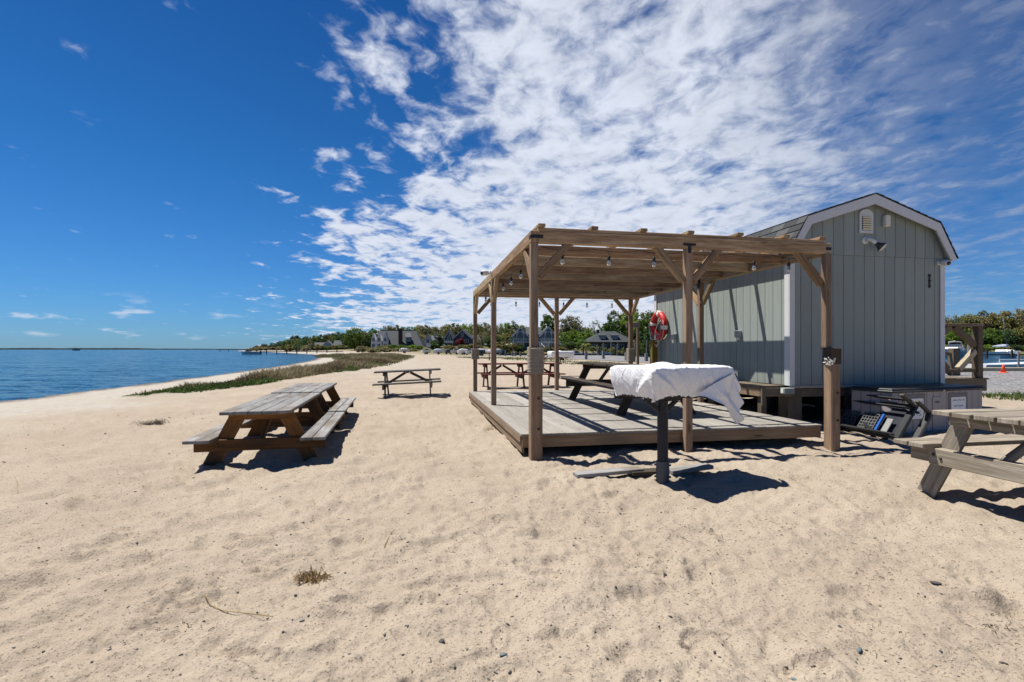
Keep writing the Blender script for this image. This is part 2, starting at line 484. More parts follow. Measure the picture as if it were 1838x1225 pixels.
def mk_water():
    t = NT('sea_water')
    p = t.n('NewGeometry').outputs['Position']
    pr = t.n('Mapping', {0: p, 2: (0, 0, R(24)), 3: (0.45, 1.25, 1.0)}).outputs[0]
    def slope(seed):
        o = (seed * 13.1, seed * 7.7, seed * 3.3)
        a = t.noise(t.n('Mapping', {0: pr, 1: o}).outputs[0], 0.55, 2.0, 0.5, 0.5)
        b = t.noise(t.n('Mapping', {0: pr, 1: o}).outputs[0], 2.3, 4.0, 0.62, 0.4)
        c3 = t.noise(t.n('Mapping', {0: pr, 1: o}).outputs[0], 9.0, 3.0, 0.6)
        return t.math('ADD', t.math('MULTIPLY', t.math('SUBTRACT', a, .5), .55), t.math('ADD', t.math('MULTIPLY', t.math('SUBTRACT', b, .5), 1.25), t.math('MULTIPLY', t.math('SUBTRACT', c3, .5), .8)))
    spk = t.math('ADD', 1.0, t.math('MULTIPLY', t.step(t.noise(pr, 3.1, 2.0, .6), .64, .70), 3.6))
    nv = t.n('CombineXYZ', {0: t.math('MULTIPLY', slope(1), spk), 1: t.math('MULTIPLY', slope(2), spk), 2: 1.0}).outputs[0]
    nrm = t.n('VectorMath', {0: nv}, operation='NORMALIZE').outputs[0]
    t.set(t.b.inputs['Normal'], nrm)
    big = t.noise(p, 0.05, 4.0, 0.6)
    col = t.mix(t.step(big, 0.35, 0.65), (0.010, 0.042, 0.082), (0.015, 0.060, 0.108))
    t.b.inputs['IOR'].default_value = 1.33
    return t.fin(col, 0.12, 0.24)


M['water'] = mk_water()


def mk_leaf(name, spread=0.35):
    t = NT(name)
    oi = t.n('ObjectInfo')
    tone = t.n('Attribute', attribute_name='tone').outputs['Fac']
    k = t.math('ADD', 1.0 - spread, t.math('MULTIPLY', tone, 2 * spread))
    c = t.mix(1.0, oi.outputs['Color'], t.n('CombineColor', {0: k, 1: t.math('POWER', k, 0.85), 2: t.math('POWER', k, 1.3)}).outputs[0], 'MULTIPLY')
    m = t.fin(c, 0.7, 0.2)
    tr = t.n('BsdfTranslucent', {0: c})
    ad = t.n('MixShader', {0: 0.30, 1: t.b.outputs[0], 2: tr.outputs[0]})
    t.t.links.new(ad.outputs[0], t.out.inputs['Surface'])
    return m


M['leaf'] = mk_leaf('tree_leaves', 0.42)


def mk_grass(name, stops):
    t = NT(name)
    tone = t.n('Attribute', attribute_name='tone').outputs['Fac']
    c = t.ramp(tone, *stops)
    m = t.fin(c, 0.85, 0.15)
    tr = t.n('BsdfTranslucent', {0: c})
    ad = t.n('MixShader', {0: 0.25, 1: t.b.outputs[0], 2: tr.outputs[0]})
    t.t.links.new(ad.outputs[0], t.out.inputs['Surface'])
    return m


M['drygrass'] = mk_grass('dry_beach_grass', [(0.0, (0.05, 0.040, 0.024)), (0.35, (0.16, 0.118, 0.07)), (0.7, (0.26, 0.205, 0.12)), (1.0, (0.36, 0.30, 0.19))])
M['greengrass'] = mk_grass('green_beach_plants', [(0.0, (0.03, 0.05, 0.015)), (0.5, (0.075, 0.13, 0.03)), (1.0, (0.17, 0.21, 0.07))])

# ------------------------------------------------------------------ terrain
def _hash(ix, iy, seed):
    h = (ix.astype(np.int64) * 374761393 + iy.astype(np.int64) * 668265263 + seed * 974634777) & 0x7fffffff
    h = ((h ^ (h >> 13)) * 1274126177) & 0x7fffffff
    return ((h ^ (h >> 16)) & 0xffff) / 65535.0


def vnoise(x, y, seed=0):
    ix, iy = np.floor(x), np.floor(y)
    fx, fy = x - ix, y - iy
    ux, uy = fx * fx * fx * (fx * (fx * 6 - 15) + 10), fy * fy * fy * (fy * (fy * 6 - 15) + 10)
    a, b = _hash(ix, iy, seed), _hash(ix + 1, iy, seed)
    c, d = _hash(ix, iy + 1, seed), _hash(ix + 1, iy + 1, seed)
    return (a + (b - a) * ux) * (1 - uy) + (c + (d - c) * ux) * uy - 0.5


def fbm(x, y, seed, octv, gain=0.5):
    s = 0; a = 1.0
    for k in range(octv):
        s = s + a * vnoise(x * 2 ** k + 17.3 * k, y * 2 ** k - 9.1 * k, seed + k)
        a *= gain
    return s


def sstep(a, b, x):
    t = np.clip((x - a) / (b - a), 0, 1)
    return t * t * (3 - 2 * t)


SHORE = np.array([(-400, -18.0), (0, -18.2), (12, -18.5), (18.6, -18.8), (29, -20.3), (42, -23), (58, -26.5), (84, -33.3), (124, -47), (173, -68),
                  (250, -112), (346, -170), (430, -225), (495, -272), (530, -285), (800, -285), (9000, -285)], float)
GRAVEL = [(-14, 104), (-8, 100), (2, 88), (9, 62), (13, 48), (14.5, 33), (12.8, 18), (13.2, 14.6), (16, 13.6), (24, 12), (60, 10), (60, 29.6), (24, 29.6), (22, 60), (20, 104)]
HARBOR = [(-3, 106), (19.5, 106), (22.5, 60), (24, 30.8), (400, 30.8), (400, 146), (60, 150), (30, 142), (-3, 128)]


def sdpoly(x, y, poly):
    d = np.full(np.shape(x), 1e18); inside = np.zeros(np.shape(x), bool)
    n = len(poly)
    for i in range(n):
        ax, ay = poly[i]; bx, by = poly[(i + 1) % n]
        ex, ey = bx - ax, by - ay
        wx, wy = x - ax, y - ay
        t = np.clip((wx * ex + wy * ey) / (ex * ex + ey * ey), 0, 1)
        d = np.minimum(d, (wx - ex * t) ** 2 + (wy - ey * t) ** 2)
        c = ((ay <= y) & (by > y)) | ((by <= y) & (ay > y))
        with np.errstate(divide='ignore', invalid='ignore'):
            xi = ax + (y - ay) / (by - ay if by != ay else 1e-9) * ex
        inside ^= c & (x < xi)
    d = np.sqrt(d)
    return np.where(inside, -d, d)


def shore_dist(x, y):
    xw = np.interp(y, SHORE[:, 0], SHORE[:, 1])
    sl = (np.interp(y + 1, SHORE[:, 0], SHORE[:, 1]) - xw)
    return (x - xw) / np.sqrt(1 + sl * sl)


def macro(x, y):
    x = np.asarray(x, float); y = np.asarray(y, float)
    s = shore_dist(x, y)
    wob = 0.5 * vnoise(x * 0.25, y * 0.25, 77) * np.clip(s * 0.2, 0, 1)
    z = np.where(s > 0, -0.6 + 0.6 * sstep(-2.0, 11.0, s) - 0.6 * sstep(-2.0, 11.0, 0.0), -0.6 + s * 0.12)
    z = np.where(s > 0, z + 0.6 * sstep(-2.0, 11.0, 0.0) * sstep(0, 11, s), z) + 0.05 * wob
    z = np.maximum(z, -3.0)
    hill = 2.4 * sstep(150, 225, y) * sstep(20, 80, s) + 0.9 * sstep(128, 150, y) * sstep(10, 40, s)
    z = z + hill
    z = z + 0.04 * np.exp(-((x - 2.2) ** 2 / 6 + (y - 5.4) ** 2 / 0.5))           # sand banked up in front of the deck
    h = sdpoly(x, y, HARBOR)
    z = z - (z + 2.6) * sstep(0.4, -0.6, h)
    return z


def gz(x, y):
    return float(macro(np.array([x]), np.array([y]))[0])


def build_ground():
    th_f = np.arange(-56, 56.001, 0.17)
    th_b = np.concatenate([np.arange(-180, -56, 3.0), th_f, np.arange(58, 180, 3.0)])
    th = np.radians(th_b)
    r = [0.6]
    while r[-1] < 6500:
        q = r[-1]
        if q < 1.65: d = 0.06
        elif q < 20: d = max(0.006, 2.1 * q * q / 1185.6)
        else: d = 0.035 * q
        r.append(q + d)
    r = np.array(r)
    RR, TT = np.meshgrid(r, th, indexing='ij')
    X = RR * np.sin(TT); Y = RR * np.cos(TT)
    Z = macro(X, Y)
    s = shore_dist(X, Y)
    gsd = sdpoly(X, Y, GRAVEL)
    dist = RR
    amp = sstep(-2.0, 1.5, s) * sstep(-0.3, 1.2, gsd) * (1 - 0.6 * sstep(25, 90, dist))
    amp = amp * (1 - sstep(110, 160, dist))
    # soft hummocks, wind-drawn diagonal ripples, scuffs
    xr, yr = X * 0.80 + Y * 0.60, -X * 0.60 + Y * 0.80
    wx, wy = X + 0.25 * fbm(X * 1.3, Y * 1.3, 31, 3), Y + 0.25 * fbm(X * 1.3, Y * 1.3, 41, 3)
    mic = 0.055 * fbm(X * 0.7, Y * 0.7, 1, 2)
    mic += 0.040 * fbm(wx * 2.6, wy * 3.0, 5, 3, 0.55)
    mic += 0.030 * fbm(xr * 1.6, yr * 5.0, 9, 3, 0.55) * (0.35 + 0.9 * sstep(1.5, -2.5, X))
    fine = (1 - sstep(9, 18, dist))
    rid = 0.5 - np.abs(fbm(wx * 4.5, wy * 5.5, 14, 3, 0.5))
    mic += 0.030 * (rid - 0.35) * (0.4 + 0.6 * sstep(9, 3, dist))
    mic += 0.016 * fbm(X * 13, Y * 14, 21, 2, 0.6) * fine
    mic += 0.026 * fbm(wx * 5.2 + .3 * xr, wy * 6.4, 24, 2, 0.5) * (0.5 + 0.5 * fine)
    pit = fbm(X * 3.1, Y * 3.6, 27, 2, .5)
    mic -= 0.016 * sstep(.14, .40, pit) * (0.4 + 0.6 * fine)
    # footprints and scuffs: dents with a small thrown-up rim
    n_fp = 900
    frr = 1.7 + (24 - 1.7) * rng.random(n_fp) ** 1.3
    fth = R(1) * (rng.random(n_fp) * 108 - 54)
    fx, fy = frr * np.sin(fth), frr * np.cos(fth)
    clumpx = rng.random(40) * 9 - 4.5; clumpy = 2.2 + rng.random(40) * 7
    pick = rng.random(n_fp) < 0.28
    ci = rng.integers(0, 40, n_fp)
    fx = np.where(pick, clumpx[ci] + rng.normal(0, .28, n_fp), fx)
    fy = np.where(pick, clumpy[ci] + rng.normal(0, .22, n_fp), fy)
    dense = r < 26
    nr = int(dense.sum())
    for i in range(n_fp):
        a = rng.random() * math.pi
        big = rng.random() < 0.32
        l, w = (0.125 + 0.04 * rng.random(), 0.055 + 0.02 * rng.random()) if big else (0.018 + 0.06 * rng.random(), 0.015 + 0.03 * rng.random())
        dep = (0.010 + 0.016 * rng.random()) if big else (0.005 + 0.012 * rng.random())
        d0 = math.hypot(fx[i], fy[i]); R0 = 3 * l
        i0, i1 = np.searchsorted(r, d0 - R0), min(np.searchsorted(r, d0 + R0), nr)
        t0 = math.atan2(fx[i], fy[i]); dt = R0 / max(d0, .3)
        j0, j1 = np.searchsorted(th, t0 - dt), np.searchsorted(th, t0 + dt)
        if i1 <= i0 or j1 <= j0: continue
        dx = X[i0:i1, j0:j1] - fx[i]; dy = Y[i0:i1, j0:j1] - fy[i]
        u = (dx * math.cos(a) + dy * math.sin(a)) / l; v = (-dx * math.sin(a) + dy * math.cos(a)) / w
        q = u * u + v * v + 0.9 * vnoise(dx * 40 + i, dy * 40, 3)
        mic[i0:i1, j0:j1] += -dep * np.exp(-np.abs(q) ** 3 * 0.9) + 0.38 * dep * np.exp(-(np.sqrt(np.maximum(q, 0)) - 1.6) ** 2 * 4)
    Z = Z + mic * amp
    Z = np.where((gsd < 0), np.minimum(Z, 0.0), Z)
    nR, nT = X.shape
    V = np.stack([X, Y, Z], -1).reshape(-1, 3)
    V = np.vstack([V, [[0, 0, 0]]])
    i, j = np.meshgrid(np.arange(nR - 1), np.arange(nT), indexing='ij')
    jn = (j + 1) % nT
    quads = np.stack([i * nT + j, i * nT + jn, (i + 1) * nT + jn, (i + 1) * nT + j], -1).reshape(-1, 4)[:, ::-1]
    jj = np.arange(nT)
    tris = np.stack([jj, (jj + 1) % nT, np.full(nT, nR * nT)], -1)
    flat = np.concatenate([quads.ravel(), tris.ravel()])
    cnt = np.concatenate([np.full(len(quads), 4), np.full(nT, 3)])
    o = mesh_np('beach_sand_ground', V, flat, cnt, M['sand'], smooth=True)
    # zones: pale shore sand, wet edge, planted soil
    n1 = fbm(X * 0.5, Y * 0.5, 55, 3)
    pale = sstep(10.2, 7.2, s + n1 * 2.5) * sstep(70, 30, Y * 0 + np.abs(X)) + sstep(20, 8, s) * sstep(20, 40, Y)
    wet = sstep(1.7, 0.3, s + n1 * 0.7)
    soil = sstep(112, 124, Y) * sstep(18, 34, s)
    soil = np.maximum(soil, sstep(0.5, -0.1, strip_sd(X, Y) + n1 * 0.8))
    gr = sstep(2.2, 0.4, sdpoly(X, Y, GRAVEL) + n1 * 2.0) * 0.55
    soil = np.maximum(soil, gr)
    zc = np.stack([np.clip(pale, 0, 1), np.clip(wet, 0, 1), np.clip(soil, 0, 1), np.ones_like(pale)], -1).reshape(-1, 4)
    zc = np.vstack([zc, [[0, 0, 0, 1]]]).astype(np.float32)
    a = o.data.attributes.new('zone', 'FLOAT_COLOR', 'POINT'); a.data.foreach_set('color', zc.ravel())
    tag(o, 'pale tan beach sand with scuffs and footprints', 'sand', kind='structure')
    return o


# dune strip: near (bay-side) edge and far edge of the planted band, as polygon
STRIP = [(-11.4, 15.6), (-10.4, 15.6), (-10.0, 17.5), (-9.9, 20.5), (-9.8, 25), (-9.6, 31), (-10.6, 39), (-12.2, 50), (-15.5, 72), (-20.5, 98),
         (-27, 118), (-58, 150), (-44, 118), (-33, 98), (-23.5, 72), (-16.8, 50), (-13.4, 34), (-12.2, 26), (-12.0, 21), (-12.0, 17.6)]


def strip_sd(x, y):
    return sdpoly(x, y, STRIP)


ground = build_ground()
bpy.data.objects['beach_sand_ground'].name = 'ground'

# water: one sheet below the land, bay and harbour share the level
def build_water():
    V = np.array([(-9000, -900, WATER), (9000, -900, WATER), (9000, 9000, WATER), (-9000, 9000, WATER)])
    o = mesh_np('water', V, [0, 1, 2, 3], [4], M['water'])
    tag(o, 'rippled dark blue bay and harbour water', 'water', kind='structure')


build_water()


def build_gravel():
    pts = []
    n = len(GRAVEL)
    for i in range(n):
        a, b = Vector(GRAVEL[i]), Vector(GRAVEL[(i + 1) % n])
        m = max(1, int((b - a).length / 1.2))
        for k in range(m):
            q = a.lerp(b, k / m)
            j = 0.35 if (q.x < 19 and q.y < 101) else 0.0
            pts.append((q.x + random.uniform(-j, j), q.y + random.uniform(-j, j), 0.02))
    mb = MB(); mb.add(pts, [tuple(range(len(pts)))])
    o = mb.build('gravel_lot', M['gravel'])
    tag(o, 'grey gravel lot behind the shed beside the harbour', 'gravel', kind='structure')


build_gravel()

# distant low barrier beach on the horizon
def build_barrier():
    mb = MB()
    xs = np.linspace(-2300, -880, 140)
    top, bot = [], []
    Y0 = 1750
    for x in xs:
        e = min(1, (x + 2300) / 100, (-880 - x) / 500)
        h = 1.0 + (3.6 + 1.8 * float(vnoise(np.array([x * .02]), np.array([0.3]), 5)[0]) + 1.0 * float(vnoise(np.array([x * .11]), np.array([0.3]), 6)[0])) * max(e, 0.05)
        top.append((x, Y0 + 50, h)); bot.append((x, Y0, WATER - .1))
    n = len(xs)
    back = [(x, Y0 + 200, WATER - .1) for x in xs]
    fs = [(i, i + 1, n + i + 1, n + i) for i in range(n - 1)] + [(n + i, n + i + 1, 2 * n + i + 1, 2 * n + i) for i in range(n - 1)]
    mb.add(bot + top + back, fs)
    o = mb.build('barrier_island_terrain', plain('far_scrub', (0.022, 0.030, 0.028), 0.9, 0.0, var=0.4, scale=0.02))
    tag(o, 'long low dark barrier island on the horizon', 'land', kind='structure')


build_barrier()


# ------------------------------------------------------------------ grasses (uncountable)
def blades(name, P, H, W, lean, mat, tone, label, cat):
    n = len(P)
    a = rng.random(n) * 2 * np.pi
    la = rng.random(n) * 2 * np.pi
    dx, dy = np.cos(a) * W / 2, np.sin(a) * W / 2
    lx, ly = np.cos(la) * lean * H, np.sin(la) * lean * H
    V = np.zeros((n, 5, 3))
    V[:, 0] = P + np.stack([-dx, -dy, -0.03 + 0 * dx], -1); V[:, 1] = P + np.stack([dx, dy, -0.03 + 0 * dx], -1)
    mx = np.stack([lx * .35, ly * .35, H * .6], -1)
    V[:, 2] = P + mx + np.stack([dx * .8, dy * .8, 0 * dx], -1); V[:, 3] = P + mx - np.stack([dx * .8, dy * .8, 0 * dx], -1)
    V[:, 4] = P + np.stack([lx, ly, H], -1)
    b = np.arange(n)[:, None] * 5
    q = b + np.array([0, 1, 2, 3]); t = b + np.array([3, 2, 4])
    flat = np.concatenate([q, t], 1).ravel()
    cnt = np.tile([4, 3], n)
    o = mesh_np(name, V.reshape(-1, 3), flat, cnt, mat, tone=np.repeat(tone, 2))
    tag(o, label, cat, kind='stuff')
    return o


def scatter(poly, n, pow_near=1.0):
    xs = [p[0] for p in poly]; ys = [p[1] for p in poly]
    out = []
    got = 0
    y0, y1 = min(ys), max(ys)
    while got < n:
        m = n * 4
        # density falls with distance so that what stands near is thick
        yy = y0 * (y1 / y0) ** rng.random(m)
        xx = min(xs) + (max(xs) - min(xs)) * rng.random(m)
        ok = sdpoly(xx, yy, poly) < 0.75 * np.sqrt(yy / 15) * rng.random(m) ** 3
        out.append(np.stack([xx[ok], yy[ok]], -1)); got += int(ok.sum())
    return np.concatenate(out)[:n]


def strip_plants():
    q = scatter(STRIP, 95000)
    x, y = q[:, 0], q[:, 1]
    z = macro(x, y)
    patch = fbm(x * 0.55, y * 0.30, 61, 3)
    edge = strip_sd(x, y)
    dist = np.hypot(x, y)
    H = (0.16 + 0.40 * np.clip(patch * 1.5 + 0.55, 0, 1)) * (0.55 + 0.75 * rng.random(len(x))) * np.clip(0.35 - edge * 0.9, 0.4, 1.05)
    H *= 0.80 * np.clip((y - 14.5) / 3.5, 0.45, 1)
    W = 0.010 + 0.0009 * dist
    tone = np.clip(0.42 + patch * 0.9 + rng.normal(0, .22, len(x)), 0, 1)
    P = np.stack([x, y, z], -1)
    green = ((edge > -0.6) & (fbm(x * 0.4, y * 0.25, 71, 2) > 0.20) & (x > -12)) | (rng.random(len(x)) < 0.07) | ((y > 60) & (rng.random(len(x)) < 0.4))
    green |= (y < 17.0) & (rng.random(len(x)) < .5)
    d = ~green
    blades('dry_beach_grass', P[d], H[d], W[d], 0.55, M['drygrass'], tone[d], 'brown dry beach grass and brush along the dune edge by the bay', 'beach grass')
    blades('green_dune_plants', P[green], H[green] * 0.8, W[green] * 1.8, 0.7, M['greengrass'], np.clip(tone[green], 0, 1), 'green leafy dune plants among the brown beach grass', 'plants')


strip_plants()


def patch_grass(name, polys, n, mat, hmin, hmax, label):
    P = []
    for poly, k in polys:
        P.append(scatter(poly, int(n * k)))
    q = np.concatenate(P); x, y = q[:, 0], q[:, 1]
    dens = fbm(x * 0.6, y * 0.6, 91, 3)
    keep = dens > -0.12 + 0.1 * rng.random(len(x))
    x, y = x[keep], y[keep]
    H = hmin + (hmax - hmin) * rng.random(len(x)); W = 0.008 + 0.0009 * np.hypot(x, y)
    blades(name, np.stack([x, y, macro(x, y)], -1), H, W, 0.6, mat, np.clip(0.5 + rng.normal(0, .25, len(x)), 0, 1), label, 'grass')


patch_grass('lawn_grass', [([(-9, 84), (1, 76), (8, 54), (11.5, 36), (12, 30), (6.5, 32), (5, 48), (0.5, 62), (-8, 76)], 0.55),
                           ([(12.5, 17), (12.0, 13.6), (16, 12.0), (30, 9.4), (30, 10.7), (16, 13.4), (13.4, 15.0), (13.3, 18)], 0.45)],
            16000, M['greengrass'], 0.05, 0.16, 'short sparse green grass between the sand and the gravel')

# ------------------------------------------------------------------ deck
def build_deck():
    O = Vector((0.29, 6.05, 0))
    root = empty('deck_platform', O, ANG, 'low grey board deck with brown fascia under the pergola', 'deck')
    y0, y1, x0, x1, top = 0.15, 6.50, -0.16, 4.02, 0.27
    mb = MB(); x = x0
    while x < x1 - 0.05:
        w = min(0.138, x1 - x)
        jj = 3.2 + random.choice([-.9, 0, .9])
        for a, b in ((y0 - 0.02 + random.uniform(-.004, .004), jj - .002), (jj + .002, y1)):
            mb.board((x + w / 2, a, top - 0.014 + random.uniform(-.002, .002)), (x + w / 2, b, top - 0.014), w + 0.0035, 0.028)
        x += 0.145
    mb.build('deck_boards', M['deck'], root, 0.003)
    f = MB(); f.box(x0 + .02, x1, y0, y0 + 0.038, 0.10, top - 0.030); f.build('front_fascia', M['fascia'], root, 0.004)
    f = MB(); f.box(x0 - .002, x0 + 0.036, y0 + 0.04, y1 - 0.04, 0.155, top - 0.030, tone=.6); f.box(x0 + .02, x0 + 0.055, y0 + 0.05, y1 - 0.05, 0.03, 0.150, tone=.4)
    f.build('side_fascia', M['fascia'], root, 0.004)
    f = MB(); f.box(x0, x1, y1 - 0.036, y1, 0.10, top - 0.03); f.build('rear_fascia', M['fascia'], root, 0.004)
    j = MB()
    for y in np.arange(y0 + .4, y1 - .1, .5): j.box(x0 + .06, x1 - .02, y, y + .04, 0.02, top - .032)
    j.build('joists', M['timber'], root)


build_deck()


# ------------------------------------------------------------------ pergola
def build_pergola():
    O = Vector((0.29, 6.05, 0))
    root = empty('pergola', O, ANG, 'open brown timber pergola with slatted roof standing over the deck', 'pergola')
    TOP, BT = 2.72, 2.575
    DK = 0.27
    # lower old posts (6x6) and upper 4x4 posts
    def post(x, y, z0, name='post', w=0.092, m='post', top=BT):
        b = MB(); b.box(x, x + w, y, y + w, z0, top, axis=2)
        return b.build(name, M[m], root, 0.006)
    XL, XM, XR = -0.06, 1.955, 3.97
    YF, YM, YB = 0.03, 3.33, 6.40
    posts = {}
    posts['P1'] = post(XL, YF, 1.29)
    posts['P2'] = post(XM, YF, -0.15)
    posts['P3'] = post(XR, YF - .02, 1.29)
    posts['P4'] = post(XL, YM, DK + .002)
    posts['P5'] = post(XL, YB, DK + .002)
    posts['P6'] = post(XM + .04, YB, DK + .002)
    posts['P7'] = post(XR, YB, DK + .002)
    posts['P8'] = post(XR, 3.10, DK + .002)
    # old stub posts
    def stub(x0, y0, z0, top, pp):
        b = MB(); b.box(x0, x0 + 0.142, y0, y0 + 0.142, z0, top, axis=2)
        o = b.build('stub_post', M['oldpost'], root, 0.012)
        for z in (0.36, 0.72):
            k = MB(); k.lathe([(0.016, 0), (0.016, .010), (0.008, .016)], (x0 + 0.09, y0, z), (0, -1, 0), 8)
            k.build('bolt', M['bolt'], o)
        return o
    s1 = stub(XL - .025, -0.09, -0.15, 1.30, None)
    s3 = stub(XR - .015, -0.10, -0.15, 1.30, None)
    # rope wraps
    def wrap(par, x0, y0, w, z0, z1, r=0.0085, messy=0.0, d=None):
        b = MB(); z = z0; k = 0
        d = d or w
        while z < z1:
            e = random.uniform(-messy, messy)
            pts = []
            c = [(x0 - r, y0 - r), (x0 + w + r, y0 - r), (x0 + w + r, y0 + d + r), (x0 - r, y0 + d + r)]
            for i in range(5):
                a = c[i % 4]
                pts.append((a[0] + random.uniform(-.002, .002), a[1] + random.uniform(-.002, .002), z + i * r * 0.45 + e))
            b.tube(pts, r, 6); z += 2 * r * 0.98; k += 1
        return b.build('rope_wrap', M['ropewrap'], par, smooth=True)
    wrap(s1, XL - .025, -0.09, 0.142, 1.02, 1.31, d=0.142)
    # right stub: dark wrapped collar with a frayed end
    X0 = XR - .015
    b = MB(); b.box(X0 - .006, X0 + .148, -0.106, 0.048, 1.10, 1.315); b.build('collar', plain('brown_cloth_wrap', (0.075, 0.055, 0.04), 0.9, 0.1, var=0.35, scale=25, bump=0.5), s3, 0.008)
    b = MB()
    for k in range(34):
        z = 1.105 + random.random() * 0.10
        y = -0.10 + random.random() * .13
        b.tube([(X0 - .009, y, z), (X0 - .018 - random.random() * .015, y - .02, z + random.uniform(-.02, .0)), (X0 - .025 - random.random() * .02, y - .05 + random.uniform(-.03, .03), z - random.uniform(0, .04))], 0.004, 5)
    for k in range(10): b.tube([(X0 - .006 + .003 * k, -0.112, 1.11 + .008 * k), (X0 + .015 + .003 * k, -0.113, 1.12 + .007 * k), (X0 + .035 + .002 * k, -0.110, 1.125 + .006 * k)], 0.0045, 5)
    b.build('frayed_rope', M['rope'], s3, smooth=True)
    wrap(posts['P5'], XL - .03, YB - .045, 0.15, 1.06, 1.30)
    wrap(posts['P7'], XR - .03, YB - .045, 0.15, 0.98, 1.30)
    # beams
    def beam(x0, x1, y0, y1, name='beam'):
        b = MB(); b.box(x0, x1, y0, y1, BT, TOP); return b.build(name, M['pergola'], root, 0.006)
    fb = beam(XL + .094, XR + .092, YF, YF + .09)
    beam(XL, XL + .09, YF, YM + .045); beam(XL, XL + .09, YM + .048, YB + .092)
    beam(XR, XR + .15, YF + .094, YB + .092)
    beam(XL + .094, XR - .004, YB, YB + .09)
    # joists between the side beams, short tie boards on to the shed, flat battens along the top
    for k, y in enumerate((0.84, 1.62, 2.38, 3.13, 3.88, 4.64, 5.38, 5.98)):
        b = MB(); b.box(XL + .093, XR - .003, y, y + .038, BT + .002, TOP - .002, tone=(.55, .95, .30, .80, .15, .65, .40, .90)[k]); b.build('joist', M['pergola'], root, 0.004)
        if 2 < y < 5.9:
            b = MB(); b.box(XR - .10, 4.575, y - .045, y + .045, TOP + .003, TOP + .040); b.build('tie_board', M['pergola'], root, 0.004)
    for x in (0.07, 0.74, 1.378, 2.017, 2.70, 3.37, 3.93):
        b = MB(); b.box(x - .044, x + .044, YF - .02 + random.uniform(-.02, .01), YB + .10, TOP + .042, TOP + .081); b.build('roof_batten', M['pergola'], root, 0.004)
        # packer strips keep battens on the beams
    b = MB(); b.box(XL + .09, XR, YF + .01, YF + .08, TOP + .001, TOP + .041); b.build('packer', M['pergola'], root, .003)
    b = MB(); b.box(XL + .09, XR, YB + .01, YB + .08, TOP + .001, TOP + .041); b.build('packer', M['pergola'], root, .003)
    # knee braces
    def brace(p, dx, dy, off=0.40):
        x, y = p
        a = Vector((x + dx * 0.02, y + dy * 0.02, BT - off)); c = Vector((x + dx * off, y + dy * off, BT + .03))
        b = MB()
        up = (0, 0, 1)
        b.board(a, c, 0.072 if dx else 0.072, 0.088, up, skew=(0, 0))
        return b.build('knee_brace', M['pergola'], root, 0.005)
    h = .046
    brace((XL + 2 * h, YF + h), 1, 0); brace((XL + h, YF + 2 * h), 0, 1)
    brace((XM, YF + h), -1, 0); brace((XM + 2 * h, YF + h), 1, 0)
    brace((XR, YF + h), -1, 0); brace((XR + h + .02, YF + 2 * h), 0, 1)
    brace((XL + h, YM), 0, -1); brace((XL + h, YM + 2 * h), 0, 1)
    brace((XL + h, YB), 0, -1); brace((XL + 2 * h, YB + h), 1, 0)
    brace((XM + .04, YB + h), -1, 0); brace((XM + .04 + 2 * h, YB + h), 1, 0)
    brace((XR, YB + h), -1, 0); brace((XR + h, YB), 0, -1)
    brace((XR + h, 3.10), 0, -1); brace((XR + h, 3.10 + 2 * h), 0, 1)
    # black hardware
    def tie(x, z, kind):
        b = MB()
        if kind == 'T':
            b.box(x - .085, x + .085, YF - .005, YF, z + .03, z + .062); b.box(x - .022, x + .022, YF - .004, YF, z - .06, z + .028)
            pts = [(x - .06, z + .046), (x + .06, z + .046), (x, z - .03)]
        else:
            b.box(x - .05, x + .10, YF - .005, YF, z + .045, z + .085)
            b.box(x - .055, x - .05, YF, YF + .10, z + .045, z + .085)
            pts = [(x, z + .065), (x + .07, z + .065)]
        for px, pz in pts: b.lathe([(.010, 0), (.010, .006), (.004, .009)], (px, YF - .005, pz), (0, -1, 0), 8)
        return b.build('corner_bracket' if kind != 'T' else 'tee_bracket', M['steel'], root)
    tie(XL + .052, TOP - .135, 'L'); tie(XM + .046, TOP - .14, 'T')
    b = MB(); x = XR + .0
    b.box(x + .02, x + .097, YF - .005, YF, TOP - .095, TOP - .055); b.box(x + .093, x + .097, YF, YF + .09, TOP - .095, TOP - .055)
    b.build('corner_bracket', M['steel'], root)
    b = MB(); b.box(XR - .02, XR - .004, 3.08, 3.21, BT - .02, BT + .06); b.box(XR - .01, XR + .0, 3.10, 3.19, BT - .09, BT - .02); b.build('post_bracket', M['steel'], root)
    return root


build_pergola()


# ------------------------------------------------------------------ string lights
def light_string(pts, bulbs, label):
    O = Vector(pts[0])
    root = empty('string_light', O, 0, label, 'string lights', 'bulb strings hung under the pergola beams')
    b = MB(); path = []
    n = len(pts)
    for i in range(n - 1):
        a, c = Vector(pts[i]), Vector(pts[i + 1])
        for k in range(6):
            t = k / 6; q = a.lerp(c, t); q.z -= 0.030 * 4 * t * (1 - t); path.append(q - O)
    path.append(Vector(pts[-1]) - O)
    b.tube(path, 0.004, 5); b.build('cable', M['wire'], root)
    for t in bulbs:
        i = min(int(t * (len(path) - 1)), len(path) - 2); q = path[i].lerp(path[i + 1], t * (len(path) - 1) - i)
        drop = 0.055
        s = MB(); s.tube([q, q - Vector((0, 0, drop))], 0.003, 5)
        s.lathe([(.012, 0), (.019, -.008), (.020, -.05), (.016, -.056)], q - Vector((0, 0, drop)), (0, 0, 1), 10)
        so = s.build('socket', M['socket'], root, smooth=True)
        g = MB(); g.lathe([(.012, 0), (.016, -.010), (.025, -.030), (.028, -.045), (.022, -.062), (.010, -.071), (.001, -.074)], q - Vector((0, 0, drop + .054)), (0, 0, 1), 12)
        g.build('bulb', M['glassbulb'], so, smooth=True)


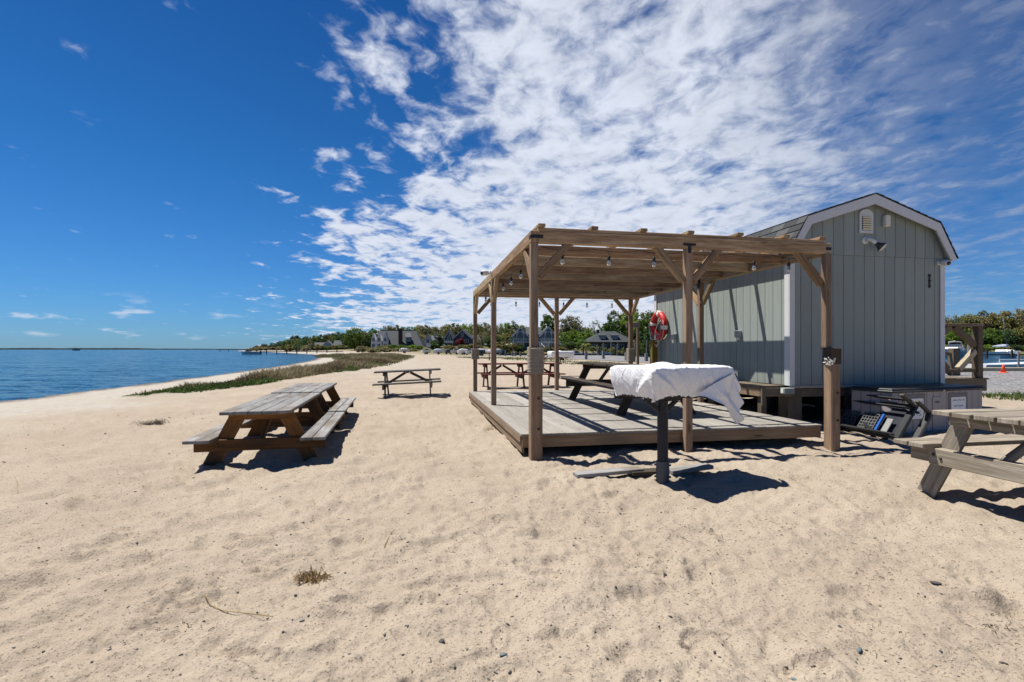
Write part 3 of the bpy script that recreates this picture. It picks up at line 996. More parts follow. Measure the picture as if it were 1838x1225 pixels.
def pl(t, s, z):
    return Vector((0.29, 6.05, 0)) + D2 * t + D1 * s + Vector((0, 0, z))


zc = 2.545
light_string([pl(t, .17, zc + .01) for t in (0.10, .75, 1.4, 2.0, 2.65, 3.3, 3.9)], (.07, .225, .385, .575, .76, .90), 'string of bare bulbs along the front beam facing the sand')
light_string([pl(.10, s, zc) for s in (0.3, 1.1, 1.9, 2.7, 3.5, 4.3, 5.1, 5.9)], (.06, .20, .34, .48, .62, .76, .9), 'string of bare bulbs along the side beam nearest the bay')
light_string([pl(t, 6.34, zc) for t in (0.15, .75, 1.35, 1.9, 2.5, 3.1, 3.8)], (.06, .23, .40, .58, .75, .92), 'string of bare bulbs along the rear beam against the trees')


def camera_thing(loc, rz, label, par_dir):
    root = empty('security_camera', loc, rz, label, 'security camera')
    b = MB(); b.lathe([(.045, 0), (.045, .02), (.03, .03)], (0, 0, 0), (0, 1, 0), 14); b.tube([(0, .02, 0), (0, .07, -.01)], .016, 8); b.build('mount', M['white'], root, smooth=False)
    b = MB(); b.lathe([(.001, -.06), (.042, -.06), (.05, -.03), (.05, .075), (.042, .085)], (0, .10, -.01), par_dir, 16); b.build('housing', M['white'], root, smooth=True)
    d = Vector(par_dir).normalized()
    b = MB(); b.lathe([(.034, 0), (.034, .006), (.001, .007)], Vector((0, .10, -.01)) + d * .086, d, 14); b.build('lens', M['blackp'], root, smooth=True)
    return root


camera_thing(pl(-.08, 3.30, 2.70), ANG + R(90), 'small white camera on the pergola side beam', (-.5, .7, -.15))


# ------------------------------------------------------------------ shed
SH = Vector((4.547, 8.313, 0))
SW, SL = 3.02, 4.80           # gable width, side length
ZF, ZE, ZK, ZP = 0.735, 2.86, 3.44, 3.86


def gambrel(x, lift=0.0):
    c = SW / 2; d = abs(x - c)
    kx = 1.29
    if d < kx: return ZP - (ZP - ZK) * d / kx + lift
    return ZK - (ZK - ZE) * (d - kx) / (SW / 2 + .12 - kx) + lift


def build_shed():
    root = empty('garden_shed', SH, ANG, 'grey green wooden shed with white trim and a gambrel roof beside the pergola', 'shed')
    # walls: boards with real grooves, on a backing
    def wall_strip(mb, axis, c, lo, hi, z0, zt, out, thick=0.014):
        """vertical boards between lo and hi"""
        x = lo
        while x < hi - 0.01:
            e = min(x + 0.2032, hi)
            a, bb = x + 0.005, e - 0.005
            if axis == 'x':
                za, zb = (zt(a), zt(bb)) if callable(zt) else (zt, zt)
                poly = [(a, c, z0), (bb, c, z0), (bb, c, zb)]
                m = SW / 2
                if callable(zt) and a < m < bb: poly.append((m, c, zt(m)))
                poly.append((a, c, za))
                mb.extrude(poly, (0, out * thick, 0))
            else:
                za, zb = (zt, zt)
                mb.extrude([(c, a, z0), (c, bb, z0), (c, bb, zb), (c, a, za)], (out * thick, 0, 0))
            x = e
    core = MB()
    prof = [(0.02, ZF), (SW - .02, ZF), (SW - .02, ZE - .02)]
    kx = 1.29
    prof += [(SW / 2 + kx, ZK - .06), (SW / 2, ZP - .06), (SW / 2 - kx, ZK - .06), (0.02, ZE - .02)]
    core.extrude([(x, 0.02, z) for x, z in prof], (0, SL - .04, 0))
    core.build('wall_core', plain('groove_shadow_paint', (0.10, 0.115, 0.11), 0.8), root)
    g = MB(); wall_strip(g, 'x', 0.016, 0.0, SW, ZF - .03, 2.868, -1); g.build('front_wall', M['siding'], root)
    g = MB(); wall_strip(g, 'x', 0.010, 0.0, SW, 2.872, lambda x: gambrel(x, -.035), -1, 0.016); g.build('gable_wall', M['siding'], root)
    g = MB(); wall_strip(g, 'y', 0.016, 0.0, SL, ZF - .03, ZE - .01, -1); g.build('side_wall', M['siding'], root)
    g = MB(); wall_strip(g, 'y', SW - .016, 0.0, SL, ZF - .03, ZE - .01, 1); g.build('side_wall', M['siding'], root)
    g = MB(); wall_strip(g, 'x', SL - .016, 0.0, SW, ZF - .03, lambda x: gambrel(x, -.035), 1); g.build('rear_wall', M['siding'], root)
    # corner trim
    def tr(x0, x1, y0, y1, z0=ZF - .035, z1=ZE - .03):
        b = MB(); b.box(x0, x1, y0, y1, z0, z1); b.build('corner_trim', M['trim'], root, 0.003)
    tr(-.022, .075, -.022, -.002); tr(-.022, -.002, .0, .105)
    tr(SW - .075, SW + .022, -.022, -.002); tr(SW + .002, SW + .022, 0, .10)
    tr(-.022, -.002, SL - .10, SL); tr(-.022, .075, SL + .001, SL + .02)
    # roof: stepped shingle courses
    over, oy = 0.13, 0.14
    c = SW / 2
    kp = [(c - SW / 2 - .13, ZE), (c - 1.29, ZK + .02), (c, ZP + .03), (c + 1.29, ZK + .02), (c + SW / 2 + .13, ZE)]
    sh = MB()
    for (xa, za), (xb, zb) in ((kp[0], kp[1]), (kp[1], kp[2]), (kp[4], kp[3]), (kp[3], kp[2])):
        d = Vector((xb - xa, 0, zb - za)); ln = d.length; d.normalize()
        nrm = Vector((-d.z, 0, d.x));
        if nrm.z < 0: nrm = -nrm
        k = 0; n = max(1, round(ln / 0.145))
        for i in range(n):
            p0 = Vector((xa, 0, za)) + d * (ln * i / n - .004); p1 = Vector((xa, 0, za)) + d * min(ln, ln * (i + 1) / n + .02)
            a0, a1 = p0 + nrm * .022, p1 + nrm * .010
            b0, b1 = p0 + nrm * .002, p1 + nrm * .001
            y0, y1 = -oy - .01, SL + oy
            vs = [(q.x, y, q.z) for q in (a0, a1, b1, b0) for y in (y0, y1)]
            u0 = (i % 2) * .15 + 7 * i
            v0, v1 = i * .145, (i + 1) * .145
            fs = [(0, 2, 3, 1), (4, 6, 7, 5), (0, 1, 7, 6), (2, 4, 5, 3), (0, 6, 4, 2), (1, 3, 5, 7)]
            if d.x > 0: fs = [tuple(reversed(f)) for f in fs]
            U = {0: (y0, v0), 1: (y1, v0), 2: (y0, v1), 3: (y1, v1), 4: (y0, v1), 5: (y1, v1), 6: (y0, v0), 7: (y1, v0)}
            b = len(sh.v); sh.v += vs
            for f in fs:
                sh.f.append([b + q for q in f]); sh.uv.append([(U[q][0] + u0, U[q][1]) for q in f]); sh.t.append(.5); sh.mi.append(0)
    roof = sh.build('roof', M['asphaltshingle'], root)
    dk = MB()
    for (xa, za), (xb, zb) in ((kp[0], kp[1]), (kp[1], kp[2]), (kp[4], kp[3]), (kp[3], kp[2])):
        dk.board((( xa + xb) / 2, -oy + .02, (za + zb) / 2 - .010), ((xa + xb) / 2, SL + oy - .02, (za + zb) / 2 - .010), math.hypot(xb - xa, zb - za), .016,
                 up=(-(zb - za) * (1 if xb > xa else -1), 0, abs(xb - xa)))
    dk.build('roof_deck', M['trim'], roof)
    # rake boards (white fascia following the gambrel)
    rk = MB(); h = 0.135
    def inner(off):
        return [(c - SW / 2 - .13 + off * .95, ZE - .02), (c - 1.29 + off * .55, ZK - off * .85), (c, ZP - off * 1.06), (c + 1.29 - off * .55, ZK - off * .85), (c + SW / 2 + .13 - off * .95, ZE - .02)]
    o1 = [(kp[0][0], kp[0][1] - .02)] + [(x, z - .012) for x, z in kp[1:4]] + [(kp[4][0], kp[4][1] - .02)]
    i1 = inner(h)
    for y in (-oy, SL + oy - .03):
        for k in range(4):
            rk.extrude([(o1[k][0], y, o1[k][1]), (o1[k + 1][0], y, o1[k + 1][1]), (i1[k + 1][0], y, i1[k + 1][1]), (i1[k][0], y, i1[k][1])], (0, 0.022, 0))
        rk.build('rake_board', M['trim'], roof); rk = MB()
    for x0, x1 in ((kp[0][0] + .01, -.03), (SW + .03, kp[4][0] - .01)):
        so = MB(); so.box(x0, x1, -oy + .03, SL + oy - .03, ZE - .045, ZE - .03); so.build('soffit', M['trim'], roof)
    # louvred vent
    vx, vz = 1.435, 3.42
    b = MB(); w, hh = .135, .17
    pts = [(vx - w, vz - hh), (vx + w, vz - hh), (vx + w, vz + hh - .02)]
    for k in range(1, 8):
        a = math.pi * k / 8; pts.append((vx + w * math.cos(a), vz + hh - .02 + .085 * math.sin(a)))
    pts.append((vx - w, vz + hh - .02))
    b.extrude([(x, -.030, z) for x, z in pts], (0, .022, 0)); v = b.build('gable_vent', M['trim'], root, .003)
    b = MB()
    b.box(vx - .088, vx + .088, -.0345, -.0305, vz - .125, vz + .105, mi=1)
    for k in range(6): b.board((vx - .086, -.044, vz - .105 + .038 * k), (vx + .086, -.044, vz - .105 + .038 * k), .004, .034, up=(0, -.75, .65))
    b.build('louvre', [M['cream'], M['greyp']], v)
    b = MB(); b.box(1.76, 1.865, -.085, -.006, 3.37, 3.565); b.build('alarm_box', M['cream'], root, .012)
    # hinge, cover plate, base trim
    b = MB(); b.box(SW - .30, SW - .275, -.012, -.001, 2.36, 2.60)
    for z in (2.38, 2.47, 2.56): b.box(SW - .31, SW - .262, -.016, -.0005, z, z + .022)
    b.build('door_hinge', M['steel'], root)
    b = MB(); b.box(.62, .86, -.012, -.0005, .83, 1.18); b.build('cover_plate', plain('pale_blue_plate', (0.34, 0.43, 0.52), 0.5), root, .004)
    b = MB(); b.box(0, SW, -.012, .016, ZF - .075, ZF - .034); b.build('base_trim', plain('taupe_base_board', (0.33, 0.30, 0.26), .7), root)
    # outlet boxes on the side wall
    for s, z, w in ((1.25, 1.52, .13), (3.68, 1.52, .17)):
        b = MB(); b.box(-.075, -.002, s, s + w, z, z + .13); o = b.build('outlet_box', plain('grey_outlet_box', (0.30, 0.33, 0.33), .5), root, .008)
        q = MB(); q.box(-.082, -.0755, s + .015, s + w - .015, z + .132, z + .138); q.box(-.070, -.02, s + .03, s + .06, z - .05, z - .001); q.build('cover', M['white'], o)
    # skids and piers under the floor
    b = MB()
    for x in (.15, 1.45, 2.75): b.box(x, x + .14, .08, SL - .08, ZF - .24, ZF - .08)
    b.build('floor_skid', M['timber'], root)
    b = MB(); b.box(-.015, SW * .6, .10, .14, ZF - .23, ZF - .09); b.box(-.012, .03, .16, SL - .1, ZF - .23, ZF - .09); b.build('rim_joist', M['timber'], root)
    b = MB(); b.box(0, SW, SL - .10, SL - .05, .02, ZF - .09); b.build('rear_shade_board', M['darktable'], root)  # added dark board, hides the bright sand so the underfloor gap looks shaded
    b = MB(); b.box(SW - .12, SW - .07, .6, SL - .12, .02, ZF - .09); b.build('side_shade_board', M['darktable'], root)  # second added board, darkens the underfloor gap from the right side
    for x in (.1, 1.4, 2.7):
        for y in (.15, 2.3, 4.4):
            b = MB(); b.box(x, x + .25, y, y + .25, -.05, ZF - .242); b.build('pier', M['timber'], root)
    return root


build_shed()


def sw(x, y, z):
    return SH + D2 * x + D1 * y + Vector((0, 0, z))


camera_thing(sw(2.93, -.002, 2.80), ANG + R(180), 'small white dome camera high on the shed corner under the eave', (.15, .8, -.25))


def build_flood():
    root = empty('floodlight', sw(1.42, -.004, 3.13), ANG, 'white and dark floodlight aimed down below the gable vent', 'floodlight')
    b = MB(); b.lathe([(.062, 0), (.062, .02), (.045, .035)], (0, 0, 0), (0, -1, 0), 16); b.build('base_plate', M['white'], root)
    b = MB(); b.tube([(0, -.03, 0), (.02, -.07, .01), (.06, -.10, -.02), (.10, -.13, -.07)], [.03, .032, .034, .03], 12); b.build('arm', M['white'], root, smooth=True)
    d = Vector((.50, -.45, -.62)).normalized()
    p = Vector((.10, -.13, -.07))
    b = MB(); b.lathe([(.032, 0), (.038, .03), (.05, .05), (.088, .11)], p, d, 16); s = b.build('lamp_shade', M['greyp'], root, smooth=True)
    b = MB(); b.lathe([(.087, 0), (.07, .018), (.03, .028), (.001, .03)], p + d * .108, d, 16); b.build('lens', M['cream'], s, smooth=True)


build_flood()


def build_lifebuoy():
    c = sw(-.10, 4.40, 1.88)
    root = empty('lifebuoy', c, ANG, 'red lifebuoy with white bands hanging on the shed wall', 'lifebuoy')
    Rm, rm, n, k = 0.29, 0.078, 48, 14
    mb = MB(); wb = MB()
    for part in range(8):
        band = part % 2 == 1
        a0 = math.pi / 4 * (part // 2) * 2 + (R(8) if not band else R(82)) + R(10)
        a1 = a0 + (R(74) if not band else R(16))
        pts = [(0, math.cos(a0 + (a1 - a0) * i / 8) * Rm, math.sin(a0 + (a1 - a0) * i / 8) * Rm) for i in range(9)]
        (wb if band else mb).tube(pts, rm + (.004 if band else 0), k)
    mb.build('ring', M['red'], root, smooth=True); wb.build('band', M['white'], root, smooth=True)
    b = MB()
    for q in range(4):
        a0 = math.pi / 2 * q + R(10); pts = []
        for i in range(9):
            t = i / 8; a = a0 + math.pi / 2 * t
            rr = Rm + rm + .012 - (.10 if q == 0 else .05 if q == 1 else -.03 if q != 3 else -.06) * math.sin(math.pi * t)
            pts.append((-.08 + .03 * math.sin(math.pi * t), math.cos(a) * rr, math.sin(a) * rr))
        b.tube(pts, .007, 6)
    b.tube([(-.06, .1, -.30), (-.09, .06, -.44), (-.09, -.05, -.52), (-.09, -.14, -.44), (-.07, -.10, -.28)], .009, 6)
    b.tube([(-.07, -.25, .12), (-.10, -.12, .02), (-.09, .0, -.12), (-.08, .08, -.28)], .011, 6)
    b.build('grab_rope', M['rope'], root, smooth=True)


build_lifebuoy()


def simple(name, mb, m, label, cat, group=None, parent=None, bevel=0.0, loc=None, rz=0, smooth=False):
    o = mb.build(name, m, parent, bevel, smooth)
    if loc is not None: o.location = loc; o.rotation_euler = (0, 0, rz)
    return tag(o, label, cat, group)


b = MB(); b.box(-.07, .07, -.07, .07, 0, 1.28, axis=2)
simple('lifebuoy_post', b, M['yellowpost'], 'short yellowed square post under the lifebuoy at the shed corner', 'post', loc=sw(-.18, 4.52, .25), rz=ANG, bevel=.008)
r_ = empty('plank_sign', sw(-.28, 5.6, 0), ANG, 'weathered blank plank sign on a thin post behind the shed corner', 'sign')
b = MB(); b.box(-.17, .22, -.02, .02, 1.88, 2.02); b.build('board', M['piling'], r_, .004)
b = MB(); b.box(.16, .22, .025, .085, 0, 2.05); b.build('post', M['timber'], r_, .004)


# boardwalk landing along the shed's side wall
def build_landing():
    root = empty('side_landing', sw(-.46, .10, 0), ANG, 'narrow raised wooden landing along the shed side wall', 'landing')
    b = MB()
    for k in range(3): b.box(.0 + .148 * k, .142 + .148 * k, 0.0, 2.6, .665, .70)
    b.build('top_boards', M['timber'], root, .004)
    b = MB(); b.box(.005, .043, 0.03, 2.57, .52, .663); b.build('side_joist', M['fascia'], root, .004)
    b = MB(); b.box(.005, .43, -.012, .026, .52, .662); b.build('end_board', M['timber'], root, .004)
    for y in (.05, 2.4):
        b = MB(); b.box(.05, .15, y, y + .10, .20, .662); b.build('leg', M['timber'], root, .004)
    b = MB(); b.box(-.01, .045, -.05, -.016, .38, .70); b.build('cleat', M['timber'], root, .004)
    # grey utility box at the end of the landing
    r2 = empty('utility_box', sw(-.06, -.05, .57), ANG, 'small grey utility box hanging under the shed corner', 'box')
    b = MB(); b.box(-.10, .09, -.03, .08, 0, .10); b.build('box_body', M['siding'], r2, .008)
    b = MB(); b.box(-.108, -.101, -.005, .05, .015, .085); b.build('label_plate', M['white'], r2)


build_landing()


# ------------------------------------------------------------------ picnic tables
def picnic_table(loc, rz, L, label, group=None, mats=('greytop', 'greytop', 'stain'), frames=2, height=0.75, top_w=0.74, sink=0.0, inset=0.28, spread=0.62,
                 seat_h=0.44, seat_in=0.46, seat_w=0.28, tilt=0.0, bevel=.006, planks=5, seed=0, double=False, legw=0.14, rake=None, pitch=0.0):
    """local x along the length, from 0 to L; y across"""
    st = random.getstate(); random.seed(100 + seed)
    root = empty('picnic_table', loc, 0, label, 'picnic table', group, rot=(pitch, tilt, rz))
    mt, ms, ml = (M[m] for m in mats)
    th = 0.038
    z1 = height - sink
    pw = top_w / planks
    b = MB()
    for k in range(planks):
        y = -top_w / 2 + pw * (k + .5)
        e0, e1 = random.uniform(-.012, .012), random.uniform(-.012, .012)
        b.board((e0, y, z1 - th / 2 + random.uniform(-.002, .002)), (L + e1, y, z1 - th / 2 + random.uniform(-.002, .002)), pw - (random.uniform(.012, .02) if double else random.uniform(.005, .010)), th)
    b.build('tabletop', mt, root, bevel)
    sz = seat_h - sink
    for s in (-1, 1):
        b = MB()
        for k in range(2):
            w = seat_w / 2
            y = s * (seat_in + w * (k + .5))
            b.board((random.uniform(-.02, .02), y, sz - th / 2), (L + random.uniform(-.02, .02), y, sz - th / 2), w - .008, th)
        b.build('bench_seat', ms, root, bevel)
    xs = [inset, L - inset] if frames == 2 else [inset + (L - 2 * inset) * i / (frames - 1) for i in range(frames)]
    yo = seat_in + seat_w - .03
    for i, x in enumerate(xs):
        side = -1 if i < len(xs) - 1 else 1
        b = MB()
        b.board((x, -yo, sz - th - .068), (x, yo, sz - th - .068), .036, .135)
        if double: b.board((x + side * .038, -yo + .20, sz - th - .072), (x + side * .038, yo - .20, sz - th - .072), .036, .14)
        b.build('bench_support', ml, root, bevel)
        b = MB(); b.board((x, -top_w / 2 + .02, z1 - th - .045), (x, top_w / 2 - .02, z1 - th - .045), .036, .088)
        if double: b.board((x - side * .13, -top_w / 2 + .06, z1 - th - .046), (x - side * .13, top_w / 2 - .06, z1 - th - .046), .2, .09)
        b.build('top_cleat', ml, root, bevel)
        for s in (-1, 1):
            y0, y1 = s * (top_w / 2 - .13), s * spread
            zb = -sink - .04
            b = MB()
            xo = x - side * .039
            b.board((xo, y0, z1 - th - .003), (xo, y1, zb), legw, .036, up=(1, 0, 0))
            lg = b.build('leg', ml, root, bevel)
            t = (z1 - th - (sz - th - .068)) / (z1 - th - zb)
            yy = y0 + (y1 - y0) * t
            for o in (-.03, .03):
                q = MB(); q.lathe([(.013, 0), (.013, .008), (.006, .013)], (x + side * (.057 if double else .019), yy + o, sz - th - .068 + o * .4), (side, 0, 0), 8)
                q.build('bolt', M['bolt'], lg)
    # diagonal braces from the seat supports up to the middle of the top
    for i in ((0, len(xs) - 1) if frames == 2 else range(len(xs))):
        for sgn in ((1,) if i == 0 else (-1,) if i == len(xs) - 1 else (1, -1)):
            ln = min(.55, (L - 2 * inset) / 2 - .05)
            b = MB(); b.board((xs[i] + sgn * .03, 0, sz - th - .03), (xs[i] + sgn * (.03 + ln), 0, z1 - th - .03), .036, .07); b.build('diagonal_brace', ml, root, bevel)
    b = MB(); b.board((L / 2, -top_w / 2 + .05, z1 - th - .02), (L / 2, top_w / 2 - .05, z1 - th - .02), .085, .034); b.build('middle_cleat', ml, root, bevel)
    random.setstate(st)
    return root


# two big weathered tables end to end on the left
TA = math.atan2(0.974, -0.225)
picnic_table((-2.86, 5.66, 0), TA, 2.36, 'long grey-topped picnic table with brown stained legs, end nearer the camera of the joined pair', mats=('greytop', 'greytop', 'stain'), sink=.14, seed=1, legw=.165)
picnic_table((-2.86 - .225 * 2.385, 5.66 + .974 * 2.385, 0.015), TA, 2.36, 'long grey-topped picnic table joined behind another one, end farther from the camera', mats=('greytop', 'greytop', 'stain'), sink=.14, seed=2, legw=.165, tilt=R(0.2))
# lone table on the open sand
picnic_table((-3.78, 14.1, 0.0), math.atan2(.16, .985), 1.80, 'small dark grey picnic table standing alone on the open sand', mats=('blacktable', 'blacktable', 'blacktable'), sink=.07, seed=3, tilt=R(-2.4), inset=.26)
# dark table on the deck
picnic_table((2.34, 7.62, 0.27), math.atan2(D1.y, D1.x), 3.3, 'dark brown picnic table standing on the deck under the pergola', mats=('darktable', 'darktable', 'darktable'), seed=4, inset=.35)
# red tables
picnic_table((-1.12, 17.05, 0.02), ANG, 2.8, 'long red brown picnic table with three leg frames behind the deck', mats=('redtable', 'redtable', 'redtable'), frames=3, seed=5, inset=.2, height=.80, seat_h=.47)
picnic_table((2.6, 47.0, 0.02), math.atan2(.15, .98), 2.4, 'red brown picnic table far off beyond the second covered grill', mats=('redtable', 'redtable', 'redtable'), seed=6, inset=.3)
# weathered table in the right foreground
C = Vector((3.774, 3.93, 0)) - D2 * .16
picnic_table((C.x, C.y, 0.01), ANG, 2.4, 'silvery weathered picnic table cut off by the right edge of the photo', mats=('silver', 'silver', 'silver'), seed=7, height=.775, seat_h=.475, inset=.17, spread=.64, top_w=.80, seat_in=.47, planks=5, legw=.155, bevel=.004, double=True)


# ------------------------------------------------------------------ covered grill
def tarp_mesh(W, D, Hh, seed=0):
    """a cover as one cloth: a top grid that turns down on four sides, with pulled folds and an uneven hem"""
    r = np.random.default_rng(seed)
    nx, ny, nd = 64, 38, 26
    V, Fc = [], []
    us = np.linspace(-W / 2, W / 2, nx); vs = np.linspace(-D / 2, D / 2, ny)
    per = [(u, -D / 2) for u in us[:-1]] + [(W / 2, v) for v in vs[:-1]] + [(u, D / 2) for u in us[::-1][:-1]] + [(-W / 2, v) for v in vs[::-1][:-1]]
    n = len(per)
    idx = {}
    tf = [(r.uniform(-W / 2, W / 2), r.uniform(-D / 2, D / 2), r.uniform(0, 3.14), r.uniform(.003, .008), r.uniform(.014, .03), r.uniform(.1, .3)) for _ in range(12)]
    for i, u in enumerate(us):
        for j, v in enumerate(vs):
            z = Hh + 0.035 * math.exp(-((u + W * .04) / .09) ** 2 - ((v - D * .15) / .14) ** 2)
            edge = min(W / 2 - abs(u), D / 2 - abs(v))
            z -= 0.014 * max(0, 1 - edge / .03) ** 2
            for a, b, th, am, wd, ln in tf:
                c, s_ = math.cos(th), math.sin(th)
                p, q = (u - a) * c + (v - b) * s_, -(u - a) * s_ + (v - b) * c
                z += am * math.exp(-(q / wd) ** 2 - (p / ln) ** 2)
            idx[(i, j)] = len(V); V.append((u, v, z))
    ring0 = [idx[(i, 0)] for i in range(nx - 1)] + [idx[(nx - 1, j)] for j in range(ny - 1)] + [idx[(i, ny - 1)] for i in range(nx - 1, 0, -1)] + [idx[(0, j)] for j in range(ny - 1, 0, -1)]
    for i in range(nx - 1):
        for j in range(ny - 1): Fc.append((idx[(i, j)], idx[(i + 1, j)], idx[(i + 1, j + 1)], idx[(i, j + 1)]))
    corners = [0, nx - 1, nx + ny - 2, 2 * nx + ny - 3]
    folds = [(r.uniform(0, n), r.uniform(-14, 14), r.uniform(.004, .013) * r.choice([-1, 1, 1]), r.uniform(1.2, 3.6), r.uniform(.25, .9)) for _ in range(26)]
    for c in corners:
        for _ in range(7): folds.append((c + r.uniform(-2, 2), r.uniform(-26, 26), r.uniform(.006, .016), r.uniform(1.0, 2.2), r.uniform(.2, .8)))
    hr = r.uniform(-1, 1, n)
    prev = ring0
    for d in range(1, nd + 1):
        t = d / nd; cur = []
        for k, (u, v) in enumerate(per):
            nxm = abs(abs(u) - W / 2) < 1e-6; nym = abs(abs(v) - D / 2) < 1e-6
            ox, oy = (math.copysign(1, u) if nxm else 0), (math.copysign(1, v) if nym else 0)
            wob = 0.010 * math.sin(t * 3.1) - 0.045 * t * t
            for k0, sl, am, wd, tc in folds:
                dk = (k - k0 - sl * t + n / 2) % n - n / 2
                if abs(dk) < 3 * wd: wob += am * math.exp(-(dk / wd) ** 2) * math.exp(-((t - tc) / .38) ** 2)
            cd = min(min(abs(k - c), n - abs(k - c)) for c in corners)
            hem = 0.265 + .035 * max(0, 1 - cd / 12) + .007 * math.sin(k * .21 + 1) + .005 * math.sin(k * .8) + .006 * hr[k]
            cur.append(len(V)); V.append((u + ox * wob, v + oy * wob, Hh - 0.014 - hem * t))
        for k in range(n):
            Fc.append((prev[k], cur[k], cur[(k + 1) % n], prev[(k + 1) % n]))
        prev = cur
    return V, Fc


def grill(loc, rz, label, full=True, W=.985, D=.62, Hh=1.135):
    root = empty('covered_grill', loc, rz, label, 'grill')
    V, Fc = tarp_mesh(W, D, Hh, seed=3)
    mb = MB(); mb.add(V, Fc, None, .5)
    cov = mb.build('white_cover', M['tarp'], root, smooth=True)
    if full:
        # loose tail of the cover blown out at the right end
        mb = MB()
        nu, nv = 26, 26; vs = []
        A, B, C_, Dd = Vector((-.02, -D / 2 - .015, Hh - .285)), Vector((W / 2 - .005, -D / 2 - .01, Hh - .06)), Vector((W / 2 + .155, -D / 2 + .05, Hh - .29)), Vector((W / 2 + .085, -D / 2 - .02, Hh - .57))
        for i in range(nu + 1):
            for j in range(nv + 1):
                u, w = i / nu, j / nv
                q = A.lerp(Dd, u).lerp(B.lerp(C_, u), w)
                q.z += .085 * math.sin(math.pi * u) * (1 - w) ** 2 + .012 * math.sin(u * 11 + w * 4)
                f = .055 * abs(math.sin(u * 3.6 + w * 2.3)) - .05 * abs(math.sin(w * 6 + u * 2.0)) * u
                q.y -= f * (.25 + .75 * u) + .012 * math.sin(14 * w + 5 * u) * u
                vs.append(q)
        fs = [(i * (nv + 1) + j, (i + 1) * (nv + 1) + j, (i + 1) * (nv + 1) + j + 1, i * (nv + 1) + j + 1) for i in range(nu) for j in range(nv)]
        mb.add(vs, fs, None, .5); mb.build('loose_corner', M['tarp'], cov, smooth=True)
        b = MB(); b.tube([(W / 2 + .0, -D / 2 + .02, Hh - .06), (W / 2 + .05, -D / 2, Hh - .15), (W / 2 + .10, -D / 2 + .02, Hh - .21), (W / 2 + .15, -D / 2 + .04, Hh - .26)], [.016, .02, .026, .012], 8); b.build('knotted_edge', M['tarp'], cov, smooth=True)
    b = MB(); b.box(-W / 2 + .06, W / 2 - .06, -D / 2 + .06, D / 2 - .06, Hh - .30, Hh - .045); b.build('firebox', M['steel'], root, .01)
    px, py = -.135, -.03
    b = MB(); b.box(px - .20, px + .20, py - .04, py + .04, Hh - .345, Hh - .302); b.board((px - .18, py, Hh - .34), (px - .03, py, Hh - .44), .03, .04); b.board((px + .18, py, Hh - .34), (px + .03, py, Hh - .44), .03, .04)
    b.build('bracket', M['steel'], root, .003)
    b = MB(); b.lathe([(.052, .12), (.052, Hh - .34)], (px, py, 0), (0, 0, 1), 20); b.build('post', M['polegrey'], root, smooth=False)
    b = MB(); b.lathe([(.063, -.15), (.063, .205), (.058, .208), (.0535, .208)], (px, py, 0), (0, 0, 1), 20)
    for z in (.05, .165):
        for a in (-.6, 2.4): b.lathe([(.010, .058), (.010, .078), (.005, .080)], (px, py, z), (math.cos(a), math.sin(a), 0), 8)
    b.build('sleeve', M['sleeve'], root, smooth=False)
    return root


g = grill((1.585, 5.06, 0.0), math.atan2(.42, .9), 'covered grill before the deck, white tarp with one corner hanging loose')
grill((2.32, 24.2, 0.0), R(14), 'covered grill with smooth white tarp standing behind the deck near the red table', full=False, Hh=1.2, W=1.1)
grill((-2.6, 59, 0.0), R(65), 'small far covered grill with white tarp on the sand before the bollards', full=False, Hh=1.2, W=.9)

b = MB()
b.board((-.98, -.10, .028), (-.27, .025, .045), .13, .038, tone=.9)
o = simple('loose_plank', b, M['greytop'], 'grey loose plank in the sand left of the grill post', 'plank', bevel=.004, loc=(1.60, 5.24, 0.015), rz=R(4))
b = MB(); b.board((-.36, 0, .02), (.0, .07, .015), .15, .036, tone=.3)
simple('charred_plank', b, M['darktable'], 'dark charred plank end against the grill post', 'plank', bevel=.004, loc=(1.56, 5.20, 0.02), rz=R(2))
b = MB(); b.board((0, 0, .02), (.47, .12, .045), .13, .038, tone=.6)
simple('loose_plank', b, M['greytop'], 'short grey loose plank in the shade right of the grill post', 'plank', bevel=.004, loc=(1.60, 5.17, 0.035), rz=R(2))


# ------------------------------------------------------------------ storage chest with signs
def text(body, size, loc, parent, m, rot, align='CENTER', name='lettering', ext=.0008):
    cu = bpy.data.curves.new(name, 'FONT'); cu.body = body; cu.size = size; cu.align_x = align; cu.align_y = 'CENTER'; cu.extrude = ext
    cu.materials.append(m)
    tmp = bpy.data.objects.new(name, cu); COL.objects.link(tmp)
    me = bpy.data.meshes.new_from_object(tmp.evaluated_get(bpy.context.evaluated_depsgraph_get()))
    bpy.data.objects.remove(tmp)
    if not me.materials: me.materials.append(m)
    o = bpy.data.objects.new(name, me); COL.objects.link(o); o.parent = parent; o.location = loc; o.rotation_euler = rot
    return o


